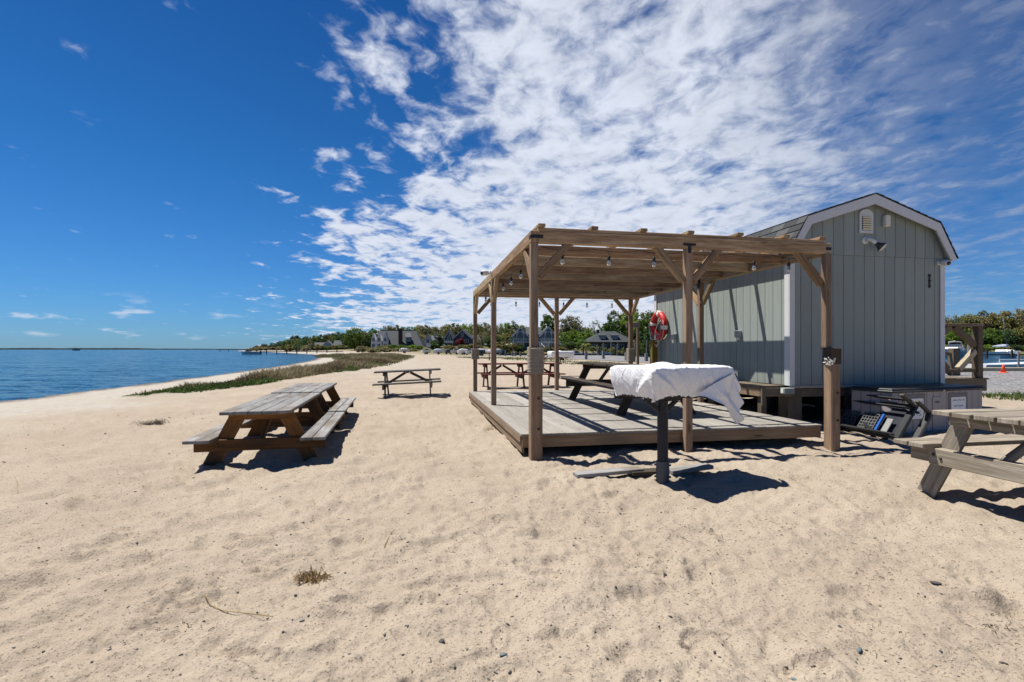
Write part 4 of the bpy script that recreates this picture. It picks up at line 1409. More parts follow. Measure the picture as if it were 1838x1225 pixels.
def build_chest():
    a = math.atan2(.33, .944)
    O = Vector((5.66, 7.58, -.02))
    root = empty('storage_chest', O, a, 'taupe resin storage chest with dark lid and two paper signs before the shed', 'storage chest')
    W, D, H = 2.12, .62, .665
    b = MB()
    core = MB(); core.box(.012, W - .012, .012, D - .012, .0, H); body = core.build('chest_body', plain('dark_groove_resin', (.06, .055, .055), .6), root)
    x = 0
    pan = MB()
    while x < W - .02:
        e = min(x + .155, W); pan.box(x + .004, e - .004, -.004, .011, .0, H - .002); x = e
    y = 0
    while y < D - .02:
        e = min(y + .155, D); pan.box(-.004, .011, y + .004, e - .004, .0, H - .002); pan.box(W - .011, W + .004, y + .004, e - .004, 0, H - .002); y = e
    pan.build('side_panel', M['boxside'], root, .004)
    l = MB(); l.box(-.03, W + .03, -.04, D + .02, H, H + .035); l.box(-.01, W + .01, -.02, D, H + .036, H + .062); l.build('lid', M['boxlid'], root, .012)
    q = MB(); q.lathe([(.018, 0), (.018, .01), (.007, .02)], (W * .52, -.041, H + .012), (0, -1, 0), 10); q.build('latch', M['brass'], root)
    # framed sign recesses
    def sign(x0, x1, z0, z1, lines, m, name='paper_sign'):
        f = MB(); f.box(x0 - .05, x1 + .05, -.012, -.0045, z0 - .02, z1 + .07); f.build('sign_backing', plain('dark_taupe', (.15, .14, .14), .6), root)
        p = MB(); p.box(x0, x1, -.0165, -.0125, z0, z1); s = p.build(name, M['paper'], root)
        n = len(lines)
        for i, (t, sz, dx) in enumerate(lines):
            text(t, sz, ((x0 + x1) / 2 + dx, -.0168, z1 - (z1 - z0) * (i + .5) / n), s, m, (R(90), 0, 0))
    sign(.10 + .18, .10 + .58, .255, .565, [('BEACH', .118, .0), ('TOYS', .118, .0)], M['inkgreen'])
    sign(1.33, 1.68, .20, .56, [('please rinse off', .046, 0), ('and return', .052, 0), ('put everything', .054, 0), ('back', .056, 0)], M['ink'])
    q = MB(); q.box(.90, 1.11, -.014, -.0045, .05, .58); q.build('access_panel', M['boxside'], root, .004)
    q = MB(); q.box(.955, 1.05, -.018, -.0145, .485, .510); q.build('panel_slot', M['boxlid'], root)
    sh_ = MB(); sh_.box(.0, W, -.03, D, -.06, -.002); sh_.build('plinth', M['boxlid'], root)


build_chest()


# ------------------------------------------------------------------ tipped plastic chairs
def build_tipped():
    O = Vector((5.42, 7.20, 0.02))
    root = empty('tipped_beach_chair', O, ANG, 'tipped over black plastic beach chair with blue strips before the storage chest', 'beach chair')
    lean = Vector((.56, 0, .83)).normalized()          # along the planks, up and to the right
    dep = Vector((.02, 1, 0)).normalized()             # along the slats, away from the sand
    nrm = Vector((-.83, 0, .56))                       # seat faces the bay
    def pt(a, d, n): return lean * a + dep * d + nrm * n
    for k, (n, d) in enumerate(((-.02, .0), (-.17, -.12))):
        b = MB(); b.board(pt(-.02, d, n), pt(.60, d, n), .105, .052, up=nrm); pk = b.build('side_rail', M['greyp' if k else 'blackp'], root, .012)
        b = MB(); b.board(pt(.57, d + .0, n), pt(.60, d + .02, n + .26), .075, .03, up=lean); b.build('arm_end', plain('olive_plastic', (.07, .065, .045), .5), pk, .006)
    b = MB(); b.board(pt(-.02, 1.08, -.02), pt(.60, 1.08, -.02), .105, .052, up=nrm); b.build('side_rail', M['blackp'], root, .012)
    for a, n in ((.60, .10), (.585, -.03), (.55, .02), (.52, -.10), (.49, .07)):
        b = MB(); b.board(pt(a, -.03, n), pt(a, 1.12, n), .052, .024, up=lean); b.build('back_slat', M['blackp'], root, .005)
    for a, n in ((.0, .05), (.03, .10), (-.01, .16)):
        b = MB(); b.board(pt(a, -.05, n), pt(a, 1.14, n), .05, .024, up=lean); b.build('seat_slat', M['blackp'], root, .005)
    b = MB(); b.board(pt(.06, .06, -.05), pt(.06, 1.05, -.05), .30 * 1, .02, up=nrm); b.board(pt(.30, .06, -.055), pt(.30, 1.05, -.055), .44, .02, up=nrm); b.build('seat_panel', M['navyp'], root, .004)
    # grey lattice panels
    for d0 in (.42, .78):
        b = MB()
        for i in range(7):
            a = .05 + .05 * i
            b.board(pt(a, d0, .0), pt(a, d0 + .26, .0), .014, .016, up=nrm)
        for i in range(6):
            d = d0 + .052 * i
            b.board(pt(.05, d, .001), pt(.35, d, .001), .014, .014, up=nrm)
        b.build('lattice_panel', M['latticep'], root)
    b = MB(); b.board(pt(.05, .36, .0), pt(.37, .36, .0), .035, .03, up=nrm); b.build('blue_strip', M['bluep'], root, .006)
    b = MB(); b.board(pt(.10, 1.08, -.01), pt(.36, 1.08, -.01), .04, .03, up=nrm); b.build('blue_strip', M['bluep'], root, .006)
    b = MB(); b.board(pt(-.02, .20, .02), pt(.30, .20, .02), .10, .02, up=nrm); b.build('pale_board', M['paleboard'], root, .005)
    b = MB(); b.board(pt(.02, .30, .10), pt(.14, .55, .03), .05, .03, up=nrm); b.build('loose_bar', M['blackp'], root, .005)


build_tipped()


# ------------------------------------------------------------------ porch at the far side of the shed
def build_porch():
    O = sw(SW + .05, 1.75, 0)
    root = empty('side_porch', O, ANG, 'raised timber porch with rail and crossed knee braces past the shed', 'porch')
    W, D, Z = 3.28, 2.6, .66
    b = MB()
    for k in range(int(D / .145)): b.box(0, W + .05, k * .145, k * .145 + .139, Z - .03, Z)
    b.build('porch_boards', M['timber'], root, .003)
    b = MB(); b.box(.0, W, .01, .05, Z - .28, Z - .032); b.box(W - .04, W, .06, D, Z - .28, Z - .032); b.build('rim_board', M['timber'], root, .004)
    b = MB(); b.box(W - .36, W - .22, .06, .20, -.05, Z - .034); b.box(.2, .34, .06, .20, -.05, Z - .034); b.build('pier', M['timber'], root, .004)
    def post(x, y):
        b = MB(); b.box(x, x + .14, y, y + .14, Z, Z + 1.14, axis=2); b.build('rail_post', M['timber'], root, .006)
    post(W - .17, .06); post(1.72, .06)
    b = MB(); b.box(.0, W - .02, .05, .20, Z + 1.142, Z + 1.20); b.build('top_rail', M['timber'], root, .005)
    b = MB(); b.box(1.87, W - .18, .09, .16, Z + .13, Z + .20); b.build('bottom_rail', M['timber'], root, .005)
    for (x0, z0, x1, z1, m) in ((W - .18, Z + .72, W - .74, Z + 1.14, 'timber'), (W - .18, Z + .60, W - .62, Z + .20, 'palewood'), (1.87, Z + .74, 2.42, Z + 1.14, 'timber'), (1.87, Z + .66, 2.36, Z + .20, 'timber')):
        b = MB(); b.board((x0, .13, z0), (x1, .13, z1), .10, .12, up=(0, 0, 1)); b.build('knee_brace', M[m], root, .005)


build_porch()

# ------------------------------------------------------------------ harbour edge
b = MB(); b.box(-14, 40, -.15, .15, -1.8, .02, axis=0); o = simple('bulkhead', b, M['timber'], 'timber bulkhead along the gravel at the harbour edge', 'bulkhead', loc=(30, 30.2, 0))
b = MB(); b.box(-7, 34, -.14, .14, 0, .20, axis=0); simple('curb_timber', b, M['palewood'], 'long pale curb timber along the gravel at the harbour edge', 'curb', loc=(30, 29.8, .02), rz=R(-.6), bevel=.02)


def cone(loc):
    root = empty('traffic_cone', loc, R(20), 'orange traffic cone standing on the gravel by the curb timber', 'traffic cone')
    b = MB(); b.box(-.17, .17, -.17, .17, 0, .03); b.build('base', M['orange'], root, .01)
    b = MB(); b.lathe([(.125, .03), (.035, .46), (.025, .47)], (0, 0, 0), (0, 0, 1), 18); b.build('cone_body', M['orange'], root, smooth=True)


cone((26.4, 27.3, .02))


def piling(loc, h, r, label, group=None):
    b = MB(); b.lathe([(r * 1.05, -2.2), (r, 0), (r * .93, h - .04), (r * .7, h)], (0, 0, 0), (0, 0, 1), 12)
    o = b.build('mooring_piling', M['piling'], None, smooth=False); o.location = loc
    return tag(o, label, 'piling', group)


piling((31.2, 34.6, 0), 2.05, .17, 'thick round grey piling with a dark band seen through the porch rail')
piling((32.3, 32.4, 0), 1.15, .055, 'thin pole in the harbour right of the orange cone')
b = MB(); b.lathe([(.185, 0), (.19, .05), (.18, .10)], (0, 0, 0), (0, 0, 1), 12)
pb = bpy.data.objects['mooring_piling']
o = b.build('iron_band', M['steel'], pb); o.location = (0, 0, .35)


def build_timber_frame():
    root = empty('timber_stand', (21.4, 24.6, 0.02), 0, 'stout square timber post with two side braces on the gravel behind the shed', 'timber post')
    b = MB(); b.box(-.17, .17, -.17, .17, 0, 1.32, axis=2); b.build('post', M['timber'], root, .01)
    b = MB(); b.board((-.16, 0, 1.02), (-1.1, 0, 1.24), .12, .16); b.build('upper_brace', M['timber'], root, .01)
    b = MB(); b.board((-.2, 0, .08), (-1.1, 0, .75), .12, .16); b.build('lower_brace', M['timber'], root, .01)


build_timber_frame()


# ------------------------------------------------------------------ boats
def hull(mb, L, B, H, draft=.25, n=14, mi=0, sheer=.25, flare=.75):
    """bow toward +x, sections of 7 points, z=0 at the waterline"""
    secs = []
    for i in range(n + 1):
        t = i / n; x = -L / 2 + L * t
        w = B / 2 * (1 - max(0, (t - .45) / .55) ** 2.2)
        top = H * (1 + sheer * t * t)
        secs.append([(x, 0, -draft * (1 - t ** 4)), (x, w * .6, -draft * .5 * (1 - t ** 3)), (x + .02 * L * t, w * flare, H * .35), (x + .05 * L * t, w, top)])
    vs, fs = [], []
    for s in secs:
        ring = [(x, -y, z) for x, y, z in reversed(s[1:])] + s
        vs += ring
    m = 7
    for i in range(n):
        for k in range(m - 1): fs.append((i * m + k, i * m + k + 1, (i + 1) * m + k + 1, (i + 1) * m + k))
    fs.append(tuple(range(m - 1, -1, -1)))
    # deck
    for i in range(n): fs.append((i * m, (i + 1) * m, (i + 1) * m + m - 1, i * m + m - 1))
    mb.add(vs, fs, None, .5, mi)


def motorboat(loc, rz, label, L=7.0, B=2.4, H=.95, style='open', group=None):
    root = empty('motorboat', loc, rz, label, 'boat', group)
    b = MB(); hull(b, L, B, H); b.build('hull', M['boathull'], root, smooth=False)
    if style == 'cruiser':
        b = MB(); b.extrude([(-L * .30, -B * .36, H), (L * .18, -B * .30, H + .1), (L * .08, -B * .27, H + .75), (-L * .28, -B * .33, H + .85)], (0, B * .66, 0)); b.build('cabin', M['boathull'], root, .05)
        b = MB(); b.extrude([(-L * .12, -B * .33, H + .80), (L * .07, -B * .28, H + .74), (-.04 * L, -B * .24, H + 1.35), (-L * .12, -B * .26, H + 1.4)], (0, B * .6, 0)); b.build('windshield', M['pane'], root, .02)
        b = MB(); b.tube([(-L * .22, -B * .36, H + .6), (-L * .12, -B * .3, H + 1.9), (-L * .12, B * .3, H + 1.9), (-L * .22, B * .36, H + .6)], .08, 8); b.build('radar_arch', M['boathull'], root, smooth=True)
        b = MB(); b.lathe([(.02, 0), (.22, .02), (.22, .14), (.02, .2)], (-L * .12, 0, H + 1.95), (0, 0, 1), 12); b.build('radar_dome', M['boathull'], root, smooth=True)
    elif style == 'skiff':
        b = MB(); b.tube([(-L * .3, -B * .42, H + .03), (-L * .3, -B * .42, H + .32), (L * .1, -B * .42, H + .34), (L * .1, -B * .42, H + .05)], .018, 6); b.build('grab_rail', M['boathull'], root)
    else:
        b = MB(); b.extrude([(L * .02, -B * .30, H + .02), (L * .26, -B * .26, H + .12), (L * .16, -B * .22, H + .52), (L * .06, -B * .26, H + .58)], (0, B * .56, 0)); b.build('windshield', M['pane'], root, .02)
        b = MB(); b.box(-L * .5 - .35, -L * .5 - .02, -.22, .22, .15, H + .42); b.build('outboard', M['boatdark'], root, .06)
    b = MB(); b.box(-L * .49, L * .25, -B / 2 - .006, -B / 2 + .01, H * .62, H * .72); b.box(-L * .49, L * .25, B / 2 - .01, B / 2 + .006, H * .62, H * .72); b.build('rub_rail', M['boatdark'], root)
    return root


WB = WATER
motorboat((-93.5, 182, WB + .02), R(172), 'white motorboat with a windshield moored in the bay before the pier', L=7.2, style='open')
motorboat((97, 112, WB), R(-150), 'big white cabin cruiser with radar arch beyond the porch', L=10.5, B=3.6, H=1.6, style='cruiser')
motorboat((104.5, 116, WB), R(-60), 'low dark-topped white runabout moored next to the cabin cruiser', L=6.4, style='open')
motorboat((109, 112, WB), R(200), 'small white skiff with dark outboard between the cruiser and the sailboat', L=4.6, B=1.8, H=.6, style='open')
motorboat((33.2, 34.0, WB + .05), R(4), 'white boat tied close behind the curb timber by the orange cone', L=5.2, B=2.0, H=.84, style='skiff')
motorboat((13.5, 112, WB), R(10), 'small white boat in the channel before the blue grey house', L=5.6, style='open')
motorboat((19.0, 114, WB), R(-14), 'low white runabout in the channel before the hip-roofed house', L=6.2, style='open')


def fishing_boat():
    root = empty('fishing_boat', (-583, 680, WB), R(8), 'tiny dark fishing boat far out on the bay', 'boat')
    b = MB(); hull(b, 9, 3, 1.2); b.build('hull', plain('red_brown_hull', (.12, .05, .04), .6), root)
    b = MB(); b.box(-1.8, 1.6, -1.1, 1.1, 1.2, 3.2); b.build('wheelhouse', M['h_white'], root, .05)
    b = MB(); b.box(-2.0, 1.9, -1.3, 1.3, 3.2, 3.4); b.tube([(-.5, 0, 3.4), (-.5, 0, 5.2)], .08, 6); b.build('cabin_roof', M['boatdark'], root)


fishing_boat()


def sailboat():
    root = empty('sailboat', (121, 125, WB), R(-97), 'white sailboat with tilted bare mast and covered boom across the harbour', 'sailboat')
    b = MB(); hull(b, 8.5, 2.9, 1.2); b.build('hull', M['boathull'], root)
    b = MB(); b.extrude([(-1.5, -.9, 1.2), (2.0, -.7, 1.3), (1.5, -.6, 1.8), (-1.5, -.8, 1.8)], (0, 1.7, 0)); b.build('cabin', M['boathull'], root, .08)
    b = MB(); b.tube([(1.2, 0, 1.3), (1.0, -.95, 9.6)], [.09, .06], 8); b.build('mast', M['sleeve'], root, smooth=True)
    b = MB(); b.tube([(1.0, 0, 2.7), (-.5, .1, 2.75), (-3.6, .2, 2.6)], [.34, .32, .16], 10); b.build('sail_cover', M['canvas'], root, smooth=True)
    for y in (-1.0, 1.0):
        b = MB(); b.lathe([(.22, 0), (.22, .02), (.02, .03)], (-4.26, y * .7, .75), (-1, 0, 0), 12); b.build('porthole', M['boatdark'], root)
    b = MB(); b.tube([(4.2, 0, 1.4), (1.0, -.95, 9.5)], .02, 5); b.tube([(-4.1, 0, 1.2), (1.0, -.95, 9.5)], .02, 5); b.build('stay', M['wire'], root)


sailboat()


def pier(p0, p1, n, zdeck, label, h=.25, w=1.6, r=.14, proud=0.0):
    p0, p1 = Vector((*p0, 0)), Vector((*p1, 0))
    d = p1 - p0; a = math.atan2(d.y, d.x); L = d.length
    root = empty('pier', p0, a, label, 'pier')
    b = MB(); b.box(0, L, -w / 2, w / 2, zdeck - h, zdeck, axis=0); b.build('pier_deck', M['darktable'], root)
    for k in range(n):
        x = L * (k + .5) / n
        q = MB(); q.lathe([(r, -2.2), (r, zdeck + proud)], (x, -w / 2 - r, 0), (0, 0, 1), 8); q.build('piling', M['darktable'], root)
    return root


pier((-104, 196), (-66, 198), 10, .45, 'long low dark pier with stubby pilings reaching into the bay from the far beach', r=.2, proud=.5)
pier((-250, 430), (-190, 436), 9, .9, 'low dark pier on thin pilings at the far tip of the shore', r=.22, h=.35)
pier((96, 106.5), (160, 108), 12, .25, 'dark floating dock across the harbour in front of the sailboat', r=.18, proud=.9)
pier((6, 104.6), (30, 107.5), 7, .35, 'dock with tall pilings before the hip-roofed house', r=.15, proud=1.6)

# ------------------------------------------------------------------ bollards, posts, trailers, sign
bol0 = None
spots = [(1052, 64, 0), (1083, 67, 0), (1124, 58, 0), (1160, 54, 0), (898, 101, 0), (907, 96, 0), (920, 91, 0), (925, 92, 0), (934, 89, 0), (949, 86, 0), (885, 108, 0), (1016, 73, 0)]
for i, (px, Y, k) in enumerate(spots):
    x = (px - CX) * Y / F
    if bol0 is None:
        b = MB(); b.box(-.15, .15, -.15, .15, -.2, .93, axis=2); b.extrude([(-.15, -.15, .93), (.15, -.15, .93), (.15, .15, .93), (-.15, .15, .93)], (0, 0, .05))
        o = bol0 = b.build('bollard', M['bollardwood'], None, .02)
    else:
        o = bol0.copy(); COL.objects.link(o)
    o.location = (x, Y, gz(x, Y)); o.rotation_euler = (0, 0, random.uniform(-.3, .3)); o.scale = (1, 1, random.uniform(.85, 1.1))
    far = px < 960
    tag(o, 'far small square grey bollard in the row beyond the red picnic table' if far else ['square grey bollard on the lot behind the dark deck table, near the gazebo', 'square grey bollard on the lot between two others behind the deck table',
        'square grey bollard on the lot in front of the hip-roofed house', 'square grey bollard nearest the rope wrapped rear pergola post', '', '', '', '', '', '', '', 'square grey bollard right beside the second covered grill'][i], 'bollard', 'bollards along the gravel lot')

# pilings and dock poles before the hip-roofed house
for i, (px, py, Y) in enumerate([(1097, 615, 100), (1108, 618, 101), (1140, 617, 100), (1127, 620, 98), (1083, 616, 104), (1161, 611, 96), (1168, 598, 92), (1072, 620, 104)]):
    x = (px - CX) * Y / F
    o = piling((x, Y, 0), CH + (HY - py) * Y / F, .12, 'tall dark piling standing in the group before the hip-roofed house' if i < 5 or i == 7 else ('tallest thin piling close to the shed corner' if i == 6 else 'piling just left of the tallest one near the shed corner'), 'pilings before the hip-roofed house')


def trailer_boat(px, Y, rz, L, label):
    x = (px - CX) * Y / F
    root = empty('trailered_boat', (x, Y, gz(x, Y)), rz, label, 'boat', 'boats on trailers at the end of the beach')
    b = MB(); hull(b, L, L * .40, .42, n=8)
    o = b.build('hull', M[random.choice(['boathull', 'h_white', 'h_grey', 'boatdark'])], root); o.location = (0, 0, .60)
    b = MB(); b.box(-L * .4, L * .6, -.06, .06, .38, .46); b.box(-.06, .06, -.7, .7, .36, .42); b.build('trailer', M['boatdark'], root)
    for s in (-1, 1):
        b = MB(); b.lathe([(.24, -.08), (.28, -.05), (.28, .05), (.24, .08)], (0, .72 * s, .28), (0, 1, 0), 12); b.build('wheel', M['boatdark'], root)
    b = MB(); b.tube([(-L * .45, 0, 1.08), (-L * .2, 0, 1.16), (L * .2, 0, 1.14), (L * .42, 0, 1.12)], [.05, .28, .22, .05], 8, squash=.8); b.build('boat_cover', M[random.choice(['h_white', 'canvas', 'h_grey', 'boatdark', 'h_white'])], root, smooth=True)


for i, (px, Y, rz, L) in enumerate([(765, 128, .5, 4.2), (787, 124, .2, 4.8), (805, 122, .9, 3.8), (820, 116, .15, 5.2), (832, 114, .4, 5.0), (843, 110, 1.0, 4.4), (864, 98, .3, 5.0), (892, 118, .3, 4.6), (726, 140, .4, 5)]):
    trailer_boat(px, Y, rz, L * .54, ['white boat on a trailer beside the blank roadside board', 'white boat on a trailer in front of the dark conifer', 'short white boat on a trailer left of the tight pair', 'long white boat on a trailer, left of the tight pair',
        'long white boat on a trailer, right of the tight pair', 'white boat on a trailer next to the rear left pergola post', 'white boat on a trailer between the two rear left pergola posts', 'white boat on a trailer behind the far bollards', 'lone white boat on a trailer at the tip of the dune grass'][i])

r_ = empty('roadside_board', ((769 - CX) * 150 / F, 150, gz((769 - CX) * 150 / F, 150)), 0, 'blank white board on two posts at the end of the beach', 'sign')
b = MB(); b.box(-.65, .65, -.03, .03, 1.2, 2.3); b.build('board', M['h_white'], r_)
b = MB(); b.box(-.5, -.4, .031, .12, 0, 2.3); b.build('post', M['timber'], r_)
b = MB(); b.box(.4, .5, .031, .12, 0, 2.3); b.build('post', M['timber'], r_)

for px, yt, Y, lab in ((535, 610, 300, 'pale utility pole before the dark evergreens at the far beach'), (557.5, 605, 290, 'taller utility pole beside the grey far beach house')):
    x = (px - CX) * Y / F
    root = empty('utility_pole', (x, Y, gz(x, Y)), R(30), lab, 'utility pole')
    h = CH + (HY - yt) * Y / F - gz(x, Y)
    b = MB(); b.lathe([(.26, -.2), (.17, h)], (0, 0, 0), (0, 0, 1), 8); b.build('pole', M['piling'], root)
    b = MB(); b.box(-1.1, 1.1, -.08, .08, h - .9, h - .72); b.build('cross_arm', M['piling'], root)

# ------------------------------------------------------------------ houses
def wall_block(par, x0, x1, y0, y1, z0, zw, zr, m, rm, axis='x', over=.4, wallname='wall'):
    """gable block; ridge along axis"""
    b = MB()
    if axis == 'x':
        yc = (y0 + y1) / 2
        b.extrude([(x0, y0, z0), (x0, y1, z0), (x0, y1, zw), (x0, yc, zr), (x0, y0, zw)], (x1 - x0, 0, 0))
        e = [((x0 - over, y0 - over, zw - over * (zr - zw) / (yc - y0)), (x0 - over, yc, zr)), ((x0 - over, y1 + over, zw - over * (zr - zw) / (yc - y0)), (x0 - over, yc, zr))]
        vec = Vector((x1 - x0 + 2 * over, 0, 0))
    else:
        xc = (x0 + x1) / 2
        b.extrude([(x0, y0, z0), (x1, y0, z0), (x1, y0, zw), (xc, y0, zr), (x0, y0, zw)], (0, y1 - y0, 0))
        e = [((x0 - over, y0 - over, zw - over * (zr - zw) / (xc - x0)), (xc, y0 - over, zr)), ((x1 + over, y0 - over, zw - over * (zr - zw) / (xc - x0)), (xc, y0 - over, zr))]
        vec = Vector((0, y1 - y0 + 2 * over, 0))
    w = b.build(wallname, M[m], par)
    r = MB()
    for p, q in e:
        p, q = Vector(p), Vector(q)
        r.extrude([p + Vector((0, 0, .05)), q + Vector((0, 0, .05)), q + Vector((0, 0, .30)), p + Vector((0, 0, .30))], vec)
    ro = r.build('roof', M[rm], par)
    if axis == 'y':
        t = MB()
        for p, q in e:
            p, q = Vector(p) + Vector((0, -.03, -.22)), Vector(q) + Vector((0, -.03, -.22))
            t.extrude([p, q, q + Vector((0, 0, .40)), p + Vector((0, 0, .40))], (0, .08, 0))
        t.build('gable_trim', M['h_white'], ro)
    return w, ro


def window(par, x, y, z, w, h, arch=False):
    f = MB(); f.box(x - w / 2 - .12, x + w / 2 + .12, y - .06, y + .02, z - .12, z + h + .12); fr = f.build('window', M['h_white'], par)
    p = MB()
    if arch:
        pts = [(x - w / 2, z), (x + w / 2, z), (x + w / 2, z + h * .55)] + [(x + w / 2 * math.cos(a), z + h * .55 + h * .45 * math.sin(a)) for a in np.linspace(.3, math.pi - .3, 6)] + [(x - w / 2, z + h * .55)]
        p.extrude([(a, y - .09, c) for a, c in pts], (0, .025, 0))
    else:
        p.box(x - w / 2, x - .05, y - .09, y - .065, z, z + h); p.box(x + .05, x + w / 2, y - .09, y - .065, z, z + h)
    p.build('pane', M['pane'], fr)


def hroot(name, px, Y, label, rz=0.0, cat='house', dz=0.0):
    x = (px - CX) * Y / F
    return empty(name, (x, Y, gz(x, Y) + dz), rz, label, cat)


# big slate-roofed house with three white steep gables
h = hroot('shore_house', 714, 212, 'large house with a huge slate grey roof and three steep white gables at one end', R(3))
b = MB(); b.box(-9.5, 9.3, 0, 9, -.5, 2.2); b.build('wall', M['h_grey'], h)
b = MB(); b.extrude([(-9.8, -.8, 1.6), (10.4, -.8, 1.2), (6.8, 4.6, 7.9), (-7.8, 4.6, 7.9)], (0, .3, .3)); b.extrude([(-9.8, 9.8, 1.6), (10.4, 9.8, 1.6), (6.8, 4.9, 7.9), (-7.8, 4.9, 7.9)], (0, -.3, .3)); b.extrude([(10.4, -.8, 1.2), (10.4, 9.8, 1.6), (6.8, 4.9, 7.9), (6.8, 4.6, 7.9)], (.1, 0, .3))
ro = b.build('roof', M['h_slate'], h)
b = MB(); b.box(.4, 1.9, -.9, .6, 0, 8.4); b.build('chimney', M['h_brick'], h)
for k, (x0, w, hh) in enumerate(((-10.6, 2.0, 6.6), (-8.6, 2.4, 7.4), (-5.9, 2.2, 7.2))):
    b = MB(); b.extrude([(x0, -1.9, 0), (x0 + w, -1.9, 0), (x0 + w, -1.9, 3.4), (x0 + w / 2, -1.9, hh), (x0, -1.9, 3.4)], (0, 3.6, 0)); b.build('gable_wall', M['h_white'], h)
    window(h, x0 + w / 2, -1.9, 3.1, .9, 1.5); window(h, x0 + w / 2, -1.9, .5, 1.1, 1.6)
b = MB(); b.box(3.3, 5.5, -.6, 1.4, 3.0, 5.2); b.build('dormer', M['h_blue'], h)
b = MB(); b.extrude([(2.9, -1.0, 5.0), (5.9, -1.0, 5.0), (5.2, .6, 6.6), (3.6, .6, 6.6)], (0, .3, .25)); b.build('dormer_roof', M['h_grey'], ro)
window(h, 4.4, -.6, 3.5, 1.3, 1.1)
b = MB(); b.box(6.0, 7.6, -3, -1.0, -.6, 1.4); b.build('porch', M['h_white'], h)

h = hroot('cottage', 771, 226, 'small cottage with one narrow white gable and grey roof behind the dark conifer', R(5))
wall_block(h, -2.3, .9, -1, 5, -.5, 3.2, 5.6, 'h_white', 'h_grey', 'y', .3)
wall_block(h, .9, 5.5, 1, 5, -.5, 2.8, 4.6, 'h_grey', 'h_grey', 'x', .3)
window(h, -.7, -1.0, 1.8, 1.1, 1.4); b = MB(); b.box(1.8, 2.5, 2, 2.8, 3, 6.1); b.build('chimney', M['h_white'], h)

h = hroot('navy_house', 822, 216, 'navy blue house with white trimmed twin gables and a red shrub before it', R(-4))
wall_block(h, -1.5, 6.0, -2, 7, -.8, 3.3, 6.6, 'h_navy', 'h_dark', 'y', .45)
wall_block(h, -5.4, -2.0, -1, 6, -.8, 3.6, 6.3, 'h_navy', 'h_dark', 'y', .4)
b = MB(); b.box(-5.6, -1.5, -2.6, -1.02, 1.2, 1.4); b.box(-5.6, -5.4, -2.6, -2.5, -.6, 1.2); b.box(-1.9, -1.7, -2.6, -2.5, -.6, 1.2); b.box(-5.6, -1.5, -2.6, -2.5, 1.4, 2.2); b.build('balcony', M['h_white'], h)
window(h, 2.2, -2, 4.0, .8, 1.3); window(h, 4.0, -2, 1.5, 1.6, 1.1); window(h, 1.4, -2, 1.5, 1.2, 1.1); window(h, -3.7, -1.0, 2.2, 1.3, 1.5); window(h, -3.7, -1.0, 4.2, .6, 1.0)
h = hroot('garage', 852, 222, 'low grey roofed garage just right of the navy house', R(0))
wall_block(h, -4, 3.5, 0, 6, -.8, 1.6, 4.0, 'h_grey', 'h_slate', 'x', .4)
b = MB(); b.box(-1.6, 1.0, -.06, .0, -.8, 1.3); b.build('garage_door', M['h_white'], h)

# blue-grey house with arched windows, balcony and outside stairs
h = hroot('balcony_house', 957, 150, 'blue grey two storey house with arched windows, white balcony and outside stairs', R(2), dz=.55)
wall_block(h, -5.8, -1.9, -1, 7, -.6, 4.0, 6.1, 'h_blue', 'h_slate', 'y', .45)
wall_block(h, -1.9, 2.4, .4, 6.6, -.6, 4.0, 6.2, 'h_blue', 'h_slate', 'x', .2)
wall_block(h, 2.2, 6.6, -1, 7, -.6, 4.0, 6.2, 'h_blue', 'h_slate', 'y', .45)
b = MB(); b.box(-.7, .7, 2.5, 4.2, 5.5, 7.0); b.extrude([(-.9, 2.3, 7), (.9, 2.3, 7), (0, 3.3, 7.7)], (0, 2, 0)); b.build('cupola', M['h_white'], h)
b = MB(); b.box(-7.4, 7.0, -2.6, -1.02, 1.75, 1.95); b.build('balcony_floor', M['h_white'], h)
b = MB(); b.box(-7.4, 7.0, -2.62, -2.55, 2.75, 2.87)
for x in np.arange(-7.4, 7.01, .48): b.box(x, x + .08, -2.6, -2.54, 1.95, 2.75)
b.build('balcony_railing', M['h_white'], h)
for x in (-7.3, -5.2, -3.1, -1.0, 1.6, 4.2, 6.7):
    b = MB(); b.box(x - .12, x + .12, -2.6, -2.36, -.8, 1.75); b.build('porch_post', M['h_white'], h)
for x in (-6.25, -4.15):
    b = MB()
    for a in np.linspace(0, math.pi, 9)[:-1]:
        b.board((x + .95 * math.cos(a), -2.5, .75 + .95 * math.sin(a)), (x + .95 * math.cos(a + .4), -2.5, .75 + .95 * math.sin(a + .4)), .1, .14)
    b.build('porch_arch', M['h_white'], h)
window(h, -3.85, -1, 2.2, 1.9, 2.7, True); window(h, 4.4, -1, 2.2, 1.9, 2.7, True)
window(h, -3.85, -1, -.2, 1.9, 1.5); window(h, .2, .4, .0, 2.0, 1.4); window(h, 4.4, -1, -.2, 2.0, 1.5); window(h, .2, .4, 2.4, 1.6, 1.3)
b = MB()
for k in range(12): b.box(6.9 + .28 * k, 7.25 + .28 * k, -2.5, -1.4, 1.9 - .22 * k - .06, 1.9 - .22 * k)
b.board((6.9, -2.55, 2.75), (10.3, -2.55, .1), .06, .10); b.board((6.9, -2.55, 1.8), (10.3, -2.55, -.85), .08, .25)
for k in range(8): b.box(6.95 + .42 * k, 7.02 + .42 * k, -2.58, -2.52, 1.9 - .33 * k, 2.7 - .33 * k)
b.build('outside_stairs', M['h_white'], h)
b = MB()
for k in range(8): b.box(2.4 - .02 * k, 4.0, -4.6 - .28 * k, -4.3 - .28 * k, .9 - .22 * k, .96 - .22 * k)
b.box(1.9, 7.4, -4.3, -2.62, .85, .95); b.box(1.9, 7.4, -4.3, -4.24, 1.5, 1.6)
